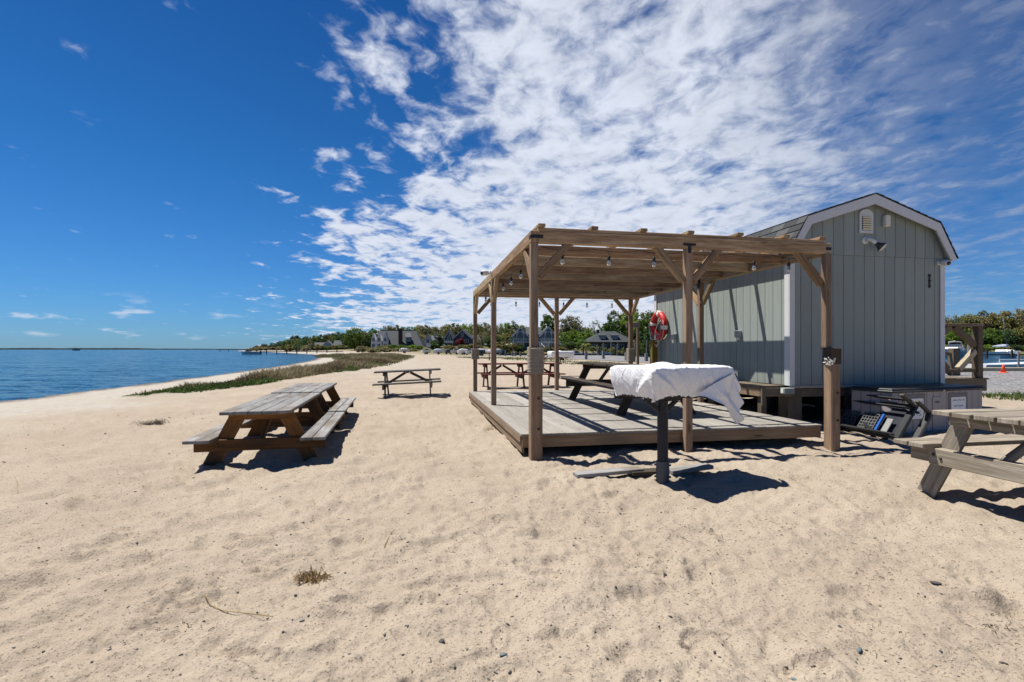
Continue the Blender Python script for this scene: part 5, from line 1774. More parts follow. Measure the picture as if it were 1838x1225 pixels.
for x in np.arange(1.9, 7.4, .5): b.box(x, x + .09, -4.3, -4.24, .0, 1.5)
b.board((1.9, -4.5, 1.5), (3.4, -6.6, -.2), .1, .2); b.board((1.0, -4.4, -.9), (2.4, -4.4, 1.4), .12, .3)
b.build('lower_deck', M['h_white'], h)

# hip-roofed house
h = hroot('hip_roofed_house', 1096, 150, 'low house with a broad dark hip roof and two small dormers', R(0))
b = MB(); b.box(-5.6, 5.4, 0, 8, -.6, 2.4); b.build('wall', M['h_shade'], h)
b = MB(); b.extrude([(-7.6, -1.6, 2.3), (7.2, -1.6, 2.3), (2.2, 4, 5.6), (-2.0, 4, 5.6)], (0, 0, .2)); b.extrude([(7.2, -1.6, 2.3), (7.2, 9.5, 2.3), (2.2, 4, 5.6)], (0, 0, .2)); b.extrude([(-7.6, 9.5, 2.3), (-7.6, -1.6, 2.3), (-2.0, 4, 5.6)], (0, 0, .2)); b.extrude([(7.2, 9.5, 2.3), (-7.6, 9.5, 2.3), (-2.0, 4, 5.6), (2.2, 4, 5.6)], (0, 0, .2))
ro = b.build('roof', M['h_dark'], h)
for x in (-2.3, 1.2):
    b = MB(); b.box(x - .95, x + .95, -.2, 3.0, 3.3, 4.3); d = b.build('dormer', M['h_dark'], h); window(d, x - .4, -.2, 3.5, .6, .6); window(d, x + .45, -.2, 3.5, .5, .6)
    b = MB(); b.extrude([(x - 1.2, -.5, 4.3), (x + 1.2, -.5, 4.3), (x + 1.0, 2.6, 4.9), (x - 1.0, 2.6, 4.9)], (0, 0, .15)); b.build('dormer_roof', M['h_dark'], ro)
b = MB(); b.box(-3.4, -2.7, 3.5, 4.2, 4.6, 6.3); b.build('chimney', M['h_brick'], h)
for x in (-4.6, -2.0, .6, 3.2): window(h, x, 0, .6, 1.3, 1.2)
for x in (-6.8, -3.9, -1.0, 1.9, 4.8, 6.6):
    b = MB(); b.box(x - .1, x + .1, -1.3, -1.1, -.6, 2.35); b.build('porch_post', M['h_white'] if x > 0 else M['timber'], h)

h = hroot('gazebo', 1028, 122, 'little open gazebo with a pointed pale roof near the palm', 0, 'gazebo')
for k in range(6):
    a = math.pi / 3 * k; b = MB(); b.box(1.0 * math.cos(a) - .06, 1.0 * math.cos(a) + .06, 1.0 * math.sin(a) - .06, 1.0 * math.sin(a) + .06, -.5, 1.9); b.build('post', M['piling'], h)
b = MB(); b.lathe([(1.5, 1.85), (1.45, 1.95), (.15, 2.7), (.05, 2.95)], (0, 0, 0), (0, 0, 1), 6); b.build('roof', M['piling'], h)
b = MB(); b.lathe([(1.1, -.3), (1.1, .0)], (0, 0, 0), (0, 0, 1), 6); b.build('gazebo_floor', M['piling'], h)

h = hroot('beach_house', 578, 305, 'grey far beach house with a white gable end beside the taller utility pole', R(8))
wall_block(h, 1.0, 5.5, -1, 6, -.5, 3.2, 5.6, 'h_white', 'h_grey', 'y', .4); wall_block(h, -4.5, 1.0, 0, 6, -.5, 2.6, 4.4, 'h_grey', 'h_slate', 'x', .4)
window(h, 3.2, -1, 1.0, 1.4, 1.3); window(h, -2, 0, .6, 1.5, 1.2)
h = hroot('bungalow', 609, 300, 'low far bungalow with a plain grey roof left of the round green tree', R(0))
wall_block(h, -3.5, 3.5, 0, 6, -.5, 2.2, 5.0, 'h_shade', 'h_slate', 'x', .4); window(h, -1, 0, .5, 1.5, 1.1)
h = hroot('tower_house', 526, 385, 'far grey house with a flat-topped tower among the dark evergreens', R(0))
b = MB(); b.box(-2.2, 2.2, 0, 5, -.5, 7.4); b.build('wall', M['h_grey'], h)
b = MB(); b.box(-2.6, 2.6, -.4, 5.4, 7.4, 7.8); b.build('roof', M['h_slate'], h); window(h, 0, 0, 4.6, 2.2, 1.5); window(h, 0, 0, 1.6, 1.6, 1.4)

# ------------------------------------------------------------------ trees
def crown_mesh(name, seed, K, Mn, shape, leaf, clump):
    r = np.random.default_rng(seed)
    cs = []
    while len(cs) < K:
        p = r.normal(size=3); p /= np.linalg.norm(p)
        rad = r.random() ** .35
        q = p * rad
        if shape == 'round': q = q * np.array([.46, .46, .42]) + np.array([0, 0, .52])
        elif shape == 'tall': q = q * np.array([.36, .36, .46]) + np.array([0, 0, .52])
        elif shape == 'cone':
            h = r.random(); w = .30 * (1 - h) ** .8 + .02
            a = r.random() * 6.283; s = r.random() ** .5
            q = np.array([math.cos(a) * w * s, math.sin(a) * w * s, .06 + .94 * h])
        elif shape == 'shrub': q = q * np.array([.55, .55, .40]) + np.array([0, 0, .42])
        if q[2] > 0.02: cs.append(q)
    cs = np.array(cs)
    n = K * Mn
    cl = np.repeat(np.arange(K), Mn)
    off = r.normal(size=(n, 3)); off /= np.linalg.norm(off, axis=1)[:, None]
    csz = clump * (.6 + .8 * r.random(K))
    P = cs[cl] + off * (csz[cl] * r.random(n) ** .5)[:, None] * np.array([1, 1, .75])
    a = r.normal(size=(n, 3)); a /= np.linalg.norm(a, axis=1)[:, None]
    b = np.cross(a, r.normal(size=(n, 3))); b /= np.linalg.norm(b, axis=1)[:, None]
    s = leaf * (.6 + .9 * r.random(n))[:, None]
    V = np.stack([P - a * s, P + b * s * .6, P + a * s, P - b * s * .6], 1).reshape(-1, 3)
    ct = np.clip(.5 + r.normal(0, .24, K), 0, 1)
    tone = np.clip(ct[cl] + r.normal(0, .13, n), 0, 1)
    o = mesh_np(name, V, np.arange(4 * n), np.full(n, 4), M['leaf'], tone=tone)
    me = o.data; bpy.data.objects.remove(o)
    # trunk with limbs reaching into the crown
    mb = MB()
    th = .5 if shape != 'cone' else .9
    lean = Vector((r.normal(0, .02), r.normal(0, .02), 0))
    mb.tube([(0, 0, -.03), lean * .5 + Vector((0, 0, th * .5)), lean + Vector((0, 0, th))], [.032, .024, .012], 7)
    for k in range(14 if shape in ('round', 'tall') else 5):
        c = Vector(cs[int(r.integers(0, K))]); st = lean * .6 + Vector((0, 0, th * (.45 + .5 * r.random())))
        if c.z < st.z: st.z = max(.08, c.z * .6)
        mb.tube([st, st.lerp(c, .5) + Vector((0, 0, .02)), c], [.013, .008, .003], 5)
    t = mb.build('trunk', M['bark']); tm = t.data; bpy.data.objects.remove(t)
    return me, tm


VAR = {}
for k in range(4): VAR['round%d' % k] = crown_mesh('crown', 300 + k, 110, 44, 'round', .026, .105)
for k in range(2): VAR['thin%d' % k] = crown_mesh('crown', 330 + k, 90, 26, 'round', .020, .09)
for k in range(2): VAR['tall%d' % k] = crown_mesh('crown', 340 + k, 110, 44, 'tall', .024, .09)
for k in range(2): VAR['cone%d' % k] = crown_mesh('crown', 350 + k, 80, 26, 'cone', .022, .06)
for k in range(3): VAR['shrub%d' % k] = crown_mesh('crown', 360 + k, 60, 44, 'shrub', .046, .15)

GREEN = {'bright': (0.135, 0.200, 0.028), 'green': (0.085, 0.140, 0.026), 'dark': (0.052, 0.086, 0.026), 'olive': (0.145, 0.145, 0.048), 'brown': (0.165, 0.150, 0.072),
         'cedar': (0.028, 0.045, 0.020), 'red': (0.15, 0.028, 0.03), 'pale': (0.20, 0.20, 0.12)}


def tree(px, ytop, Y, wpx, var, colr, label, group=None, name='tree', cat='tree', base=None):
    x = (px - CX) * Y / F
    z = gz(x, Y) if base is None else base
    H = CH + (HY - ytop) * Y / F - z
    root = empty(name, (x, Y, z), random.random() * 6.28, label, cat, group)
    cm, tm = VAR[var]
    W = wpx * Y / F
    nat = {'r': 1.0, 't': .75, 'c': .62, 's': 1.1}[var[0]] if not var.startswith('thin') else 1.0
    c = bpy.data.objects.new('crown' if 'shrub' not in var else 'foliage', cm); COL.objects.link(c); c.parent = root
    t = bpy.data.objects.new('trunk' if 'shrub' not in var else 'stem', tm); COL.objects.link(t); t.parent = root
    sx = W / nat
    for o in (c, t): o.scale = (sx, sx, H)
    k = random.uniform(.95, 1.4); j = random.uniform(.9, 1.1)
    col = GREEN[colr]
    c.color = (col[0] * k * j, col[1] * k, col[2] * k / j, 1)
    return root


G1 = 'trees on the wooded rise behind the shore houses'
lab_far = 'leafy tree in the long tree line on the rise behind the shore houses'
# far-left headland
for px, yt, Y, w, v, c in ((462, 619, 440, 15, 'shrub0', 'brown'), (476, 616, 440, 18, 'shrub1', 'olive'), (490, 615, 430, 16, 'round0', 'dark'), (503, 612, 420, 18, 'round1', 'dark'), (515, 610, 410, 20, 'round2', 'olive')):
    tree(px, yt, Y, w, v, c, 'small low tree on the brown headland at the far end of the bay', 'small trees on the far headland')
for px, yt, Y, w in ((452, 624, 430, 22), (470, 622, 425, 26), (488, 622, 420, 24), (506, 621, 405, 26), (524, 622, 395, 24)):
    tree(px, yt, Y, w, 'shrub2', 'brown', 'low brown bush on the headland above the far pier', 'brown bushes on the far headland', 'bush', 'bush')
for k, px in enumerate(range(514, 642, 8)):
    tree(px + random.uniform(-2, 2), 607 - (px - 514) * .085 + random.uniform(-2, 3), 352 - (px - 514) * .3, 21, 'round%d' % (k % 4), ['dark', 'dark', 'olive', 'green'][k % 4], 'dark tree in the dense row behind the utility poles at the far beach', 'dense row of trees at the far beach')
    tree(px + random.uniform(-3, 3), 618 + random.uniform(-2, 2), 318 - (px - 514) * .25, 20, 'shrub%d' % (k % 3), ['dark', 'olive', 'brown'][k % 3], 'low bush at the foot of the dense tree row at the far beach', 'bushes at the far beach', 'bush', 'bush')
tree(530, 600, 372, 22, 'tall0', 'cedar', 'tallest dark evergreen on the headland by the tower house', None)
for px, yt, Y, w, v in ((543, 606, 380, 15, 'tall1'), (552, 605, 370, 12, 'cone0'), (563, 602, 365, 11, 'cone1'), (574, 606, 360, 15, 'tall0')):
    tree(px, yt, Y, w, v, 'cedar', 'dark evergreen in the cluster between the two utility poles', 'dark evergreens by the far beach')
for px, yt, Y, w, v in ((586, 602, 345, 24, 'round3'), (597, 597, 335, 26, 'round1'), (610, 595, 330, 26, 'round0'), (622, 600, 300, 22, 'round2')):
    tree(px, yt, Y, w, v, 'dark', 'dark broad tree behind the far grey beach houses', 'dark trees behind the far beach houses')
tree(548, 620, 300, 16, 'shrub0', 'pale', 'pale blossoming bush between the two utility poles', None, 'bush', 'bush')
tree(637, 587, 236, 42, 'round1', 'green', 'big round green tree between the bungalow and the slate-roofed house', None)
tree(660, 600, 230, 22, 'tall1', 'dark', 'dark tree squeezed against the white gables of the slate-roofed house', None)
tree(668, 589, 255, 26, 'round2', 'green', 'green tree rising right behind the three white gables', None)
tree(655, 594, 262, 26, 'round0', 'olive', 'olive tree between the big round tree and the white gables', None)
rows = [(683, 586, 'olive'), (697, 584, 'olive'), (711, 584, 'olive'), (726, 583, 'olive'), (739, 582, 'bright'), (752, 583, 'olive'), (765, 584, 'brown'), (777, 582, 'olive'), (790, 582, 'brown'), (803, 580, 'olive'), (816, 580, 'olive'),
        (829, 578, 'bright'), (842, 577, 'bright'), (855, 581, 'olive'), (868, 579, 'olive'), (881, 577, 'brown'), (894, 578, 'olive'), (907, 577, 'bright'), (920, 577, 'olive'), (935, 580, 'olive'), (950, 584, 'green')]
for i, (px, yt, c) in enumerate(rows):
    tree(px, yt + random.uniform(-1, 1.5), 258 + (i % 3) * 9, 30, ('round%d' % (i % 4)) if i % 4 else 'thin%d' % (i % 2), c, lab_far, G1)
for i, px in enumerate(range(640, 980, 16)):
    tree(px + random.uniform(-4, 4), 600 + random.uniform(-3, 6), 244 + (i % 2) * 8, 30, 'round%d' % ((i + 1) % 4), random.choice(['olive', 'green', 'olive', 'dark']), 'shorter tree standing in front of the long tree line on the rise', 'shorter trees before the tree line')
tree(789, 602, 186, 34, 'cone0', 'cedar', 'broad dark conifer between the small cottage and the navy house', None)
tree(778, 612, 180, 22, 'shrub1', 'dark', 'dark bush at the foot of the broad conifer', None, 'bush', 'bush')
tree(826, 605, 202, 17, 'shrub2', 'red', 'dark red shrub in front of the navy house', None, 'shrub', 'shrub')
tree(866, 592, 150, 34, 'thin0', 'brown', 'brown half bare tree behind the rear left pergola post', None)
tree(884, 600, 145, 34, 'round3', 'dark', 'dark tree between the two left pergola posts', None)
tree(905, 609, 132, 46, 'shrub0', 'olive', 'wide olive shrub before the balcony house', None, 'shrub', 'shrub')
tree(932, 616, 134, 22, 'shrub1', 'dark', 'dark shrub under the balcony of the blue grey house', None, 'shrub', 'shrub')
for px, yt, Y, w, c in ((690, 618, 190, 26, 'olive'), (706, 617, 190, 24, 'bright'), (722, 618, 188, 22, 'green'), (740, 618, 186, 22, 'bright'), (752, 620, 184, 20, 'green')):
    tree(px, yt, Y, w, 'shrub%d' % (px % 3), c, 'green hedge bush along the front of the slate-roofed house', 'hedge bushes before the slate-roofed house', 'bush', 'bush')
for px, yt, Y, w, c in ((650, 620, 170, 30, 'brown'), (672, 622, 166, 30, 'brown'), (694, 623, 162, 30, 'brown'), (716, 624, 158, 28, 'brown'), (738, 625, 154, 26, 'brown'), (845, 616, 150, 24, 'olive'), (860, 618, 140, 22, 'brown'), (808, 619, 180, 26, 'olive'), (830, 618, 176, 26, 'olive')):
    tree(px, yt, Y, w, 'shrub%d' % (px % 3), c, 'low brown or olive bush along the back edge of the beach below the houses', 'bushes along the back of the beach', 'bush', 'bush')
# centre, across the channel
tree(986, 559, 168, 36, 'tall0', 'green', 'tall full dark green tree behind the balcony house stairs', None)
tree(1024, 565, 180, 48, 'round1', 'brown', 'large brownish budding tree behind the gazebo', None)
tree(1068, 571, 195, 28, 'thin1', 'pale', 'pale half bare tree showing above the hip-roofed house', None)
tree(1047, 582, 190, 34, 'round3', 'olive', 'olive tree between the budding tree and the pale half bare one', None)
tree(1105, 556, 166, 46, 'round0', 'green', 'large bright green tree above the hip roof, left of its twin', None)
tree(1135, 552, 164, 52, 'round2', 'bright', 'tallest bright green tree above the hip-roofed house', None)
tree(1163, 556, 168, 44, 'tall1', 'green', 'green tree beside the shed corner behind the rear pergola post', None)
tree(1092, 578, 172, 36, 'round1', 'green', 'green tree just behind the dark hip roof', None)
for px, yt, Y, w, c in ((1008, 596, 158, 36, 'bright'), (1030, 590, 164, 40, 'bright'), (1054, 592, 164, 36, 'bright'), (1000, 610, 150, 30, 'green'), (1022, 612, 146, 30, 'dark'), (1044, 608, 150, 34, 'green'), (1074, 598, 166, 30, 'bright')):
    tree(px, yt, Y, w, 'round%d' % (px % 4), c, 'lower leafy tree in the bright thicket between the balcony house and the hip roof', 'thicket between the two nearer houses')
for px, yt, Y, w, c in ((1135, 590, 160, 34, 'dark'), (1158, 592, 156, 34, 'dark'), (1180, 580, 158, 40, 'dark'), (1145, 612, 140, 30, 'green'), (1168, 612, 138, 30, 'dark')):
    tree(px, yt, Y, w, 'round%d' % (px % 4), c, 'darker tree in the thicket right of the hip-roofed house', 'thicket right of the hip-roofed house')
for i, (px, yt, Y, w, v, c, lab) in enumerate(((1206, 566, 165, 44, 'round1', 'green', 'green tree half hidden by the shed corner beside the lifebuoy'), (1240, 570, 170, 46, 'round3', 'olive', 'olive tree hidden behind the shed side wall'), (1655, 570, 176, 50, 'round2', 'olive', 'olive tree hidden behind the shed beyond its right trim'))):
    tree(px, yt, Y, w, v, c, lab)
for i, px in enumerate((985, 1005, 1065, 1120, 1080, 1100)):
    tree(px, 621, 140, 24, 'shrub%d' % (i % 3), 'olive', 'low olive bush on the channel bank below the houses', 'bushes on the channel bank', 'bush', 'bush')


def palm(px, ytop, Y, label):
    x = (px - CX) * Y / F; z = gz(x, Y); H = CH + (HY - ytop) * Y / F - z
    root = empty('palm_tree', (x, Y, z), .4, label, 'palm tree')
    b = MB(); b.tube([(0, 0, -.1), (.05, 0, H * .5), (.1, .05, H * .8)], [.16, .13, .11], 8); b.build('trunk', M['bark'], root)
    b = MB(); top = Vector((.1, .05, H * .8))
    for k in range(22):
        a = k * 2.4; el = .9 - 1.3 * (k / 22)
        d = Vector((math.cos(a), math.sin(a), 0)); L = 1.5
        pts = [top + d * (L * t) + Vector((0, 0, L * (el * t - .75 * t * t))) for t in (0, .25, .5, .75, 1)]
        s = d.cross(Vector((0, 0, 1))) * .17
        vs = []
        for i, q in enumerate(pts): wd = (.3, 1, 1, .8, .1)[i]; vs += [q - s * wd - Vector((0, 0, .08 * wd)), q + Vector((0, 0, .03)), q + s * wd - Vector((0, 0, .08 * wd))]
        fs = []
        for i in range(4): fs += [(3 * i, 3 * i + 1, 3 * i + 4, 3 * i + 3), (3 * i + 1, 3 * i + 2, 3 * i + 5, 3 * i + 4)]
        b.add(vs, fs)
    c = b.build('crown', M['leaf'], root); c.color = (0.13, 0.14, 0.03, 1)


palm(1051, 610, 118, 'yellow green palm beside the little gazebo')
# right, across the harbour
for i, (px, yt, Y, w, v, c) in enumerate([(1690, 566, 176, 50, 'round0', 'olive'), (1712, 560, 178, 46, 'thin0', 'olive'), (1742, 562, 180, 50, 'round1', 'olive'), (1765, 558, 178, 52, 'round2', 'brown'), (1792, 553, 176, 54, 'round3', 'olive'), (1818, 550, 174, 56, 'thin1', 'brown'),
                               (1846, 551, 174, 58, 'round1', 'brown'), (1880, 550, 174, 60, 'round0', 'olive'), (1725, 572, 190, 60, 'round2', 'olive'), (1780, 570, 190, 60, 'round0', 'olive'), (1832, 568, 190, 60, 'round3', 'olive')]):
    tree(px, yt, Y, w, v, c, 'tall olive brown tree in the wood across the harbour beyond the porch', 'trees across the harbour')
for i, (px, yt, Y, w, c) in enumerate([(1690, 584, 164, 40, 'bright'), (1712, 590, 162, 38, 'bright'), (1735, 592, 160, 40, 'green'), (1757, 592, 160, 40, 'green'), (1780, 588, 160, 40, 'green'), (1803, 590, 160, 42, 'dark'), (1828, 586, 160, 44, 'olive'), (1855, 588, 160, 44, 'green')]):
    tree(px, yt, Y, w, 'round%d' % (i % 4), c, 'shorter green tree at the front of the wood across the harbour', 'front trees across the harbour')
for i, px in enumerate((1695, 1722, 1748, 1775, 1800, 1826, 1850)):
    tree(px, 617, 155, 32, 'shrub%d' % (i % 3), ['bright', 'olive', 'dark'][i % 3], 'low bush on the far harbour bank behind the moored boats', 'bushes on the far harbour bank', 'bush', 'bush', base=.2)


# ------------------------------------------------------------------ things lying on the sand
def on_sand(px, py):
    Y = CH * F / (py - HY)
    return Vector(((px - CX) * Y / F, Y, 0))


DG = None


def sand_z(x, y):
    """height of the built sand under a point"""
    global DG
    if DG is None:
        bpy.context.view_layer.update(); DG = True
    ok, loc, nn, i = ground.ray_cast(Vector((x, y, 3)), Vector((0, 0, -1)))
    return loc.z if ok else 0.0


def pebble_mesh(mb, c, r, seed):
    rr = random.Random(seed)
    n, m = 7, 4
    prof = []
    vs, fs = [], []
    sx, sy, sz = r * rr.uniform(.9, 1.7), r * rr.uniform(.6, 1.0), r * rr.uniform(.3, .6)
    a0 = rr.random() * 6
    for i in range(1, m):
        p = math.pi * i / m
        for k in range(n):
            a = 2 * math.pi * k / n
            j = rr.uniform(.72, 1.2)
            x, y, z = math.sin(p) * math.cos(a) * sx * j, math.sin(p) * math.sin(a) * sy * j, math.cos(p) * sz
            vs.append((c[0] + x * math.cos(a0) - y * math.sin(a0), c[1] + x * math.sin(a0) + y * math.cos(a0), c[2] + z))
    for i in range(m - 2):
        for k in range(n): fs.append((i * n + k, (i + 1) * n + k, (i + 1) * n + (k + 1) % n, i * n + (k + 1) % n))
    vs.append((c[0], c[1], c[2] + sz)); vs.append((c[0], c[1], c[2] - sz))
    t, bt = len(vs) - 2, len(vs) - 1
    for k in range(n): fs.append((t, k, (k + 1) % n)); fs.append((bt, (m - 2) * n + (k + 1) % n, (m - 2) * n + k))
    mb.add(vs, fs)


mb = MB()
for i in range(2600):
    r = 1.75 + 11 * random.random() ** 1.6; a = R(random.uniform(-50, 50))
    x, y = r * math.sin(a), r * math.cos(a)
    if -.1 < (Vector((x, y, 0)) - Vector((.29, 6.05, 0))).dot(D2) < 4.2 and (Vector((x, y, 0)) - Vector((.29, 6.05, 0))).dot(D1) > 0: continue
    s = random.choice((.0016, .002, .0025, .003, .0038, .0055)) * (1 + r * .13)
    pebble_mesh(mb, (x, y, sand_z(x, y) + s * .2), s, i)
tag(mb.build('pebbles', M['pebble'], None, smooth=True), 'tiny dark pebbles strewn over the beach sand', 'pebbles', kind='stuff')

mb = MB()
for i in range(620):
    r = 1.8 + 9 * random.random() ** 1.3; a = R(random.uniform(-48, 48))
    x, y = r * math.sin(a), r * math.cos(a)
    if i % 2: # gathered in scuffed patches
        px, py = random.choice(((1290, 955), (1390, 945), (1570, 990), (1580, 1030), (1790, 1115), (1060, 918), (640, 860), (1170, 1010), (250, 960), (340, 1110), (215, 870), (1250, 960)))
        q = on_sand(px + random.gauss(0, 28), py + random.gauss(0, 10)); x, y = q.x, q.y
    if -.1 < (Vector((x, y, 0)) - Vector((.29, 6.05, 0))).dot(D2) < 4.2 and (Vector((x, y, 0)) - Vector((.29, 6.05, 0))).dot(D1) > 0: continue
    L = random.uniform(.006, .034); d = random.random() * 6.28
    pts = []
    for t in (0, .33, .66, 1):
        xx = x + math.cos(d + t * random.uniform(-.6, .6)) * L * t; yy = y + math.sin(d) * L * t
        pts.append((xx, yy, sand_z(xx, yy) + .003 + .005 * math.sin(3.1 * t)))
    mb.tube(pts, random.choice((.0007, .0010, .0016)), 4)
tag(mb.build('seaweed_debris', M['seaweed'], None), 'dark dried seaweed and twig bits scattered on the sand', 'debris', kind='stuff')


def tuft(px, py, n, rad, h, m, name, label, cat):
    q = on_sand(px, py); z = sand_z(q.x, q.y)
    b = MB()
    for k in range(n):
        a = random.random() * 6.28; rr = rad * random.random() ** .6
        p = Vector((math.cos(a) * rr * 1.5, math.sin(a) * rr, 0)); d = random.random() * 6.28
        l = rad * random.uniform(.5, 1.2)
        e = p + Vector((math.cos(d) * l, math.sin(d) * l, 0))
        b.tube([p, p.lerp(e, .5) + Vector((0, 0, h * random.random())), e + Vector((0, 0, h * .2 * random.random()))], random.uniform(.0012, .0025), 4)
    o = b.build(name, m); o.location = (q.x, q.y, z + .003)
    tag(o, label, cat)


tuft(562, 1040, 130, .055, .05, M['straw'], 'grass_clump', 'small clump of dry straw alone on the foreground sand', 'dry grass')
tuft(272, 764, 120, .14, .10, M['seaweed'], 'seaweed_clump', 'brown seaweed clump on the sand left of the double table', 'seaweed')
tuft(884, 770, 26, .10, .10, M['straw'], 'grass_sprig', 'thin sprig of grass at the left edge of the deck', 'grass')
for i, (px, py, s, lab) in enumerate(((1543, 1151, .020, 'largest blue grey stone on the sand at lower right'), (1425, 1218, .014, 'blue grey stone at the bottom edge right of centre'), (904, 1183, .014, 'blue grey stone near the bottom centre of the sand'),
                                      (623, 926, .016, 'grey blue stone below the double table shadow'), (1680, 1052, .024, 'flat dark stone half sunk in sand at right'), (542, 1113, .011, 'small grey stone below the dry straw clump'), (793, 1150, .022, 'dark oblong chip in the bottom centre sand'))):
    q = on_sand(px, py); b = MB(); pebble_mesh(b, (0, 0, 0), s * .8, 900 + i)
    o = b.build('stone', M['bluestone'] if i not in (4, 6) else M['pebble'], None, smooth=True); o.location = (q.x, q.y, sand_z(q.x, q.y) + s * .25); tag(o, lab, 'stone')
for i, (path, lab) in enumerate((([(367, 1068), (380, 1082), (400, 1090), (445, 1102), (490, 1103)], 'long thin curved twig on the lower left sand'), ([(26, 858), (31, 868), (32, 879)], 'short twig standing out of the sand at far left'),
                                 ([(712, 940), (702, 958), (692, 975), (690, 985)], 'forked thin twig on the sand below the grill shadow line'), ([(560, 890), (565, 905), (561, 925)], 'thin straight stem on the sand left of the forked twig'))):
    pts = []
    for p in path:
        q = on_sand(*p); pts.append((q.x, q.y, sand_z(q.x, q.y) + .006))
    b = MB(); b.tube(pts, .0022, 5); o = b.build('twig', M['straw']); tag(o, lab, 'twig')

# ------------------------------------------------------------------ camera, sun, sky
cam = bpy.data.cameras.new('camera'); co = bpy.data.objects.new('camera', cam); COL.objects.link(co)
co.location = (0, 0, CH); co.rotation_euler = (R(90), 0, 0)
cam.sensor_width = 36; cam.lens = 36 * F / 1838; cam.shift_y = 14.5 / 1838; cam.clip_start = .05; cam.clip_end = 20000
SC.camera = co

sl = bpy.data.lights.new('sun', 'SUN'); sl.energy = 5.0; sl.angle = R(.53); sl.color = (1.0, .95, .87)
so = bpy.data.objects.new('sun', sl); COL.objects.link(so); so.rotation_euler = (-SUN).to_track_quat('-Z', 'Y').to_euler(); so.location = (0, 0, 30)


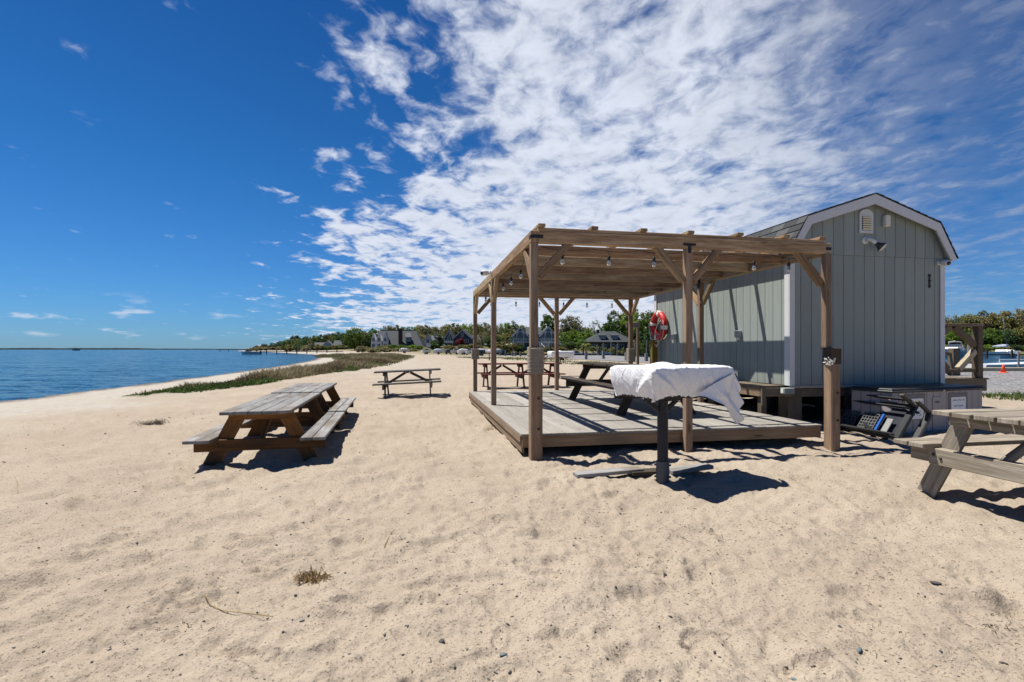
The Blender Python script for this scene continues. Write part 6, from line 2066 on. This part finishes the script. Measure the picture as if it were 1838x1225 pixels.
def build_world():
    w = bpy.data.worlds.new('World'); SC.world = w; w.use_nodes = True
    nt = w.node_tree; nt.nodes.clear()
    T = NT.__new__(NT); T.t = nt
    out = nt.nodes.new('ShaderNodeOutputWorld'); bg = nt.nodes.new('ShaderNodeBackground')
    sky = nt.nodes.new('ShaderNodeTexSky'); sky.sky_type = 'NISHITA'; sky.sun_disc = False
    sky.sun_elevation = R(65.7); sky.sun_rotation = math.atan2(SUN.x, SUN.y); sky.altitude = 0; sky.air_density = 1.0; sky.dust_density = .2; sky.ozone_density = 3.0
    d = nt.nodes.new('ShaderNodeTexCoord').outputs['Generated']
    sp = T.n('SeparateXYZ', {0: d}).outputs
    x, y, z = sp[0], sp[1], sp[2]
    tint = T.ramp(T.math('MAXIMUM', z, 0.0), (0.0, (.34, .68, 1.26)), (.10, (.27, .66, 1.16)), (.30, (.165, .60, 1.05)), (.60, (.10, .45, .88)), (.9, (.05, .26, .60)))
    blue = T.mix(1.0, sky.outputs[0], tint, 'MULTIPLY')
    az = T.math('DIVIDE', x, T.math('MAXIMUM', y, .05))
    # altocumulus sheet: a plane high overhead, softened toward the horizon
    zp = T.math('ADD', T.math('MAXIMUM', z, 0.0), .10)
    uv = T.n('CombineXYZ', {0: T.math('DIVIDE', x, zp), 1: T.math('DIVIDE', y, zp)}).outputs[0]
    warp = T.n('TexNoise', {'Vector': uv, 'Scale': 3.2, 'Detail': 3.0, 'Roughness': .55}).outputs[1]
    wv = T.n('VectorMath', {0: T.n('VectorMath', {0: warp, 1: (.5, .5, .5)}, operation='SUBTRACT').outputs[0], 'Scale': .20}, operation='SCALE').outputs[0]
    uvw = T.n('VectorMath', {0: uv, 1: wv}, operation='ADD').outputs[0]
    rot = T.n('Mapping', {0: uvw, 2: (0, 0, R(30)), 3: (1.25, .95, 1)}).outputs[0]
    az = T.math('SUBTRACT', az, T.math('MULTIPLY', z, .33))
    big = T.noise(rot, 0.9, 2.0, .5)
    cell = T.noise(rot, 3.6, 2.0, .45)
    mid = T.noise(rot, 8.5, 4.0, .55)
    fine = T.noise(rot, 20.0, 6.0, .62)
    # cover: dense from a ragged left edge, thinning to broken cloud at the right
    e = T.math('ADD', az, T.math('ADD', T.math('MULTIPLY', T.math('SUBTRACT', big, .5), .42), T.math('ADD', T.math('MULTIPLY', T.math('SUBTRACT', cell, .5), .36), T.math('MULTIPLY', T.math('SUBTRACT', mid, .5), .30))))
    left = T.step(e, -.58, -.13)
    right = T.step(T.math('ADD', az, T.math('ADD', T.math('MULTIPLY', T.math('SUBTRACT', big, .5), .50), T.math('MULTIPLY', z, .15))), .25, .95)
    cov = T.math('MULTIPLY', left, T.math('SUBTRACT', 1.0, T.math('MULTIPLY', right, .62)))
    f = T.math('ADD', T.math('MULTIPLY', cell, .50), T.math('ADD', T.math('MULTIPLY', mid, .46), T.math('ADD', T.math('MULTIPLY', fine, .26), T.math('MULTIPLY', big, .12))))
    th = T.math('SUBTRACT', .86, T.math('MULTIPLY', cov, .385))
    th = T.math('SUBTRACT', th, T.math('MULTIPLY', T.math('MULTIPLY', T.step(z, .42, .12), left), .07))
    den = T.step(T.math('SUBTRACT', f, th), -.07, .27)
    soft = T.math('SUBTRACT', .96, T.math('MULTIPLY', right, .52))
    den = T.math('MULTIPLY', den, soft)
    # thin background veil inside the sheet, scattered thin cloud across the right
    den = T.math('MAXIMUM', den, T.math('MULTIPLY', T.math('MULTIPLY', T.math('MULTIPLY', T.step(left, .45, 1.0), T.math('SUBTRACT', 1.0, T.math('MULTIPLY', right, .8))), T.step(f, .42, .70)), .52))
    thin = T.math('MULTIPLY', T.step(f, .56, .86), T.math('MULTIPLY', T.step(az, .30, .60), .35))
    den = T.math('MAXIMUM', den, T.math('MULTIPLY', thin, T.step(z, .12, .26)))
    # low cumulus and streaks near the horizon
    lowu = T.n('CombineXYZ', {0: T.math('MULTIPLY', az, 11.0), 1: T.math('MULTIPLY', z, 75.0)}).outputs[0]
    ln = T.noise(lowu, 1.0, 5.0, .55)
    lowm = T.math('MULTIPLY', T.step(z, .008, .028), T.step(z, .095, .055))
    den = T.math('MAXIMUM', den, T.math('MULTIPLY', T.math('MULTIPLY', T.step(ln, .55, .72), lowm), .60))
    veil = T.math('MULTIPLY', T.math('MULTIPLY', T.step(az, -.42, .05), T.step(az, 1.0, .3)), T.math('MULTIPLY', T.step(z, .34, .08), .55))
    den = T.math('MAXIMUM', den, T.math('MULTIPLY', veil, T.math('ADD', .45, T.math('MULTIPLY', cell, 1.0))))
    front = T.step(y, -.2, .1)
    den = T.math('MULTIPLY', T.math('MULTIPLY', den, front), T.step(z, .85, .62))
    shade = T.math('ADD', .92, T.math('MULTIPLY', T.math('SUBTRACT', mid, .5), .35))
    bright = T.math('SUBTRACT', 1.0, T.math('MULTIPLY', right, .36))
    shade = T.math('MULTIPLY', shade, bright)
    cc = T.n('CombineColor', {0: T.math('MULTIPLY', shade, CLOUD * .84), 1: T.math('MULTIPLY', shade, CLOUD * .90), 2: T.math('MULTIPLY', shade, CLOUD * 1.03)}).outputs[0]
    col = T.mix(den, blue, cc)
    nt.links.new(col, bg.inputs[0]); bg.inputs[1].default_value = SKY
    nt.links.new(bg.outputs[0], out.inputs[0])


SKY, CLOUD = .05, 11.2
build_world()
SC.view_settings.view_transform = 'Standard'; SC.view_settings.look = 'None'; SC.view_settings.exposure = 0.72; SC.view_settings.gamma = 1
SC.cycles.max_bounces = 6; SC.cycles.diffuse_bounces = 2; SC.cycles.transparent_max_bounces = 6
SC.cycles.use_denoising = True
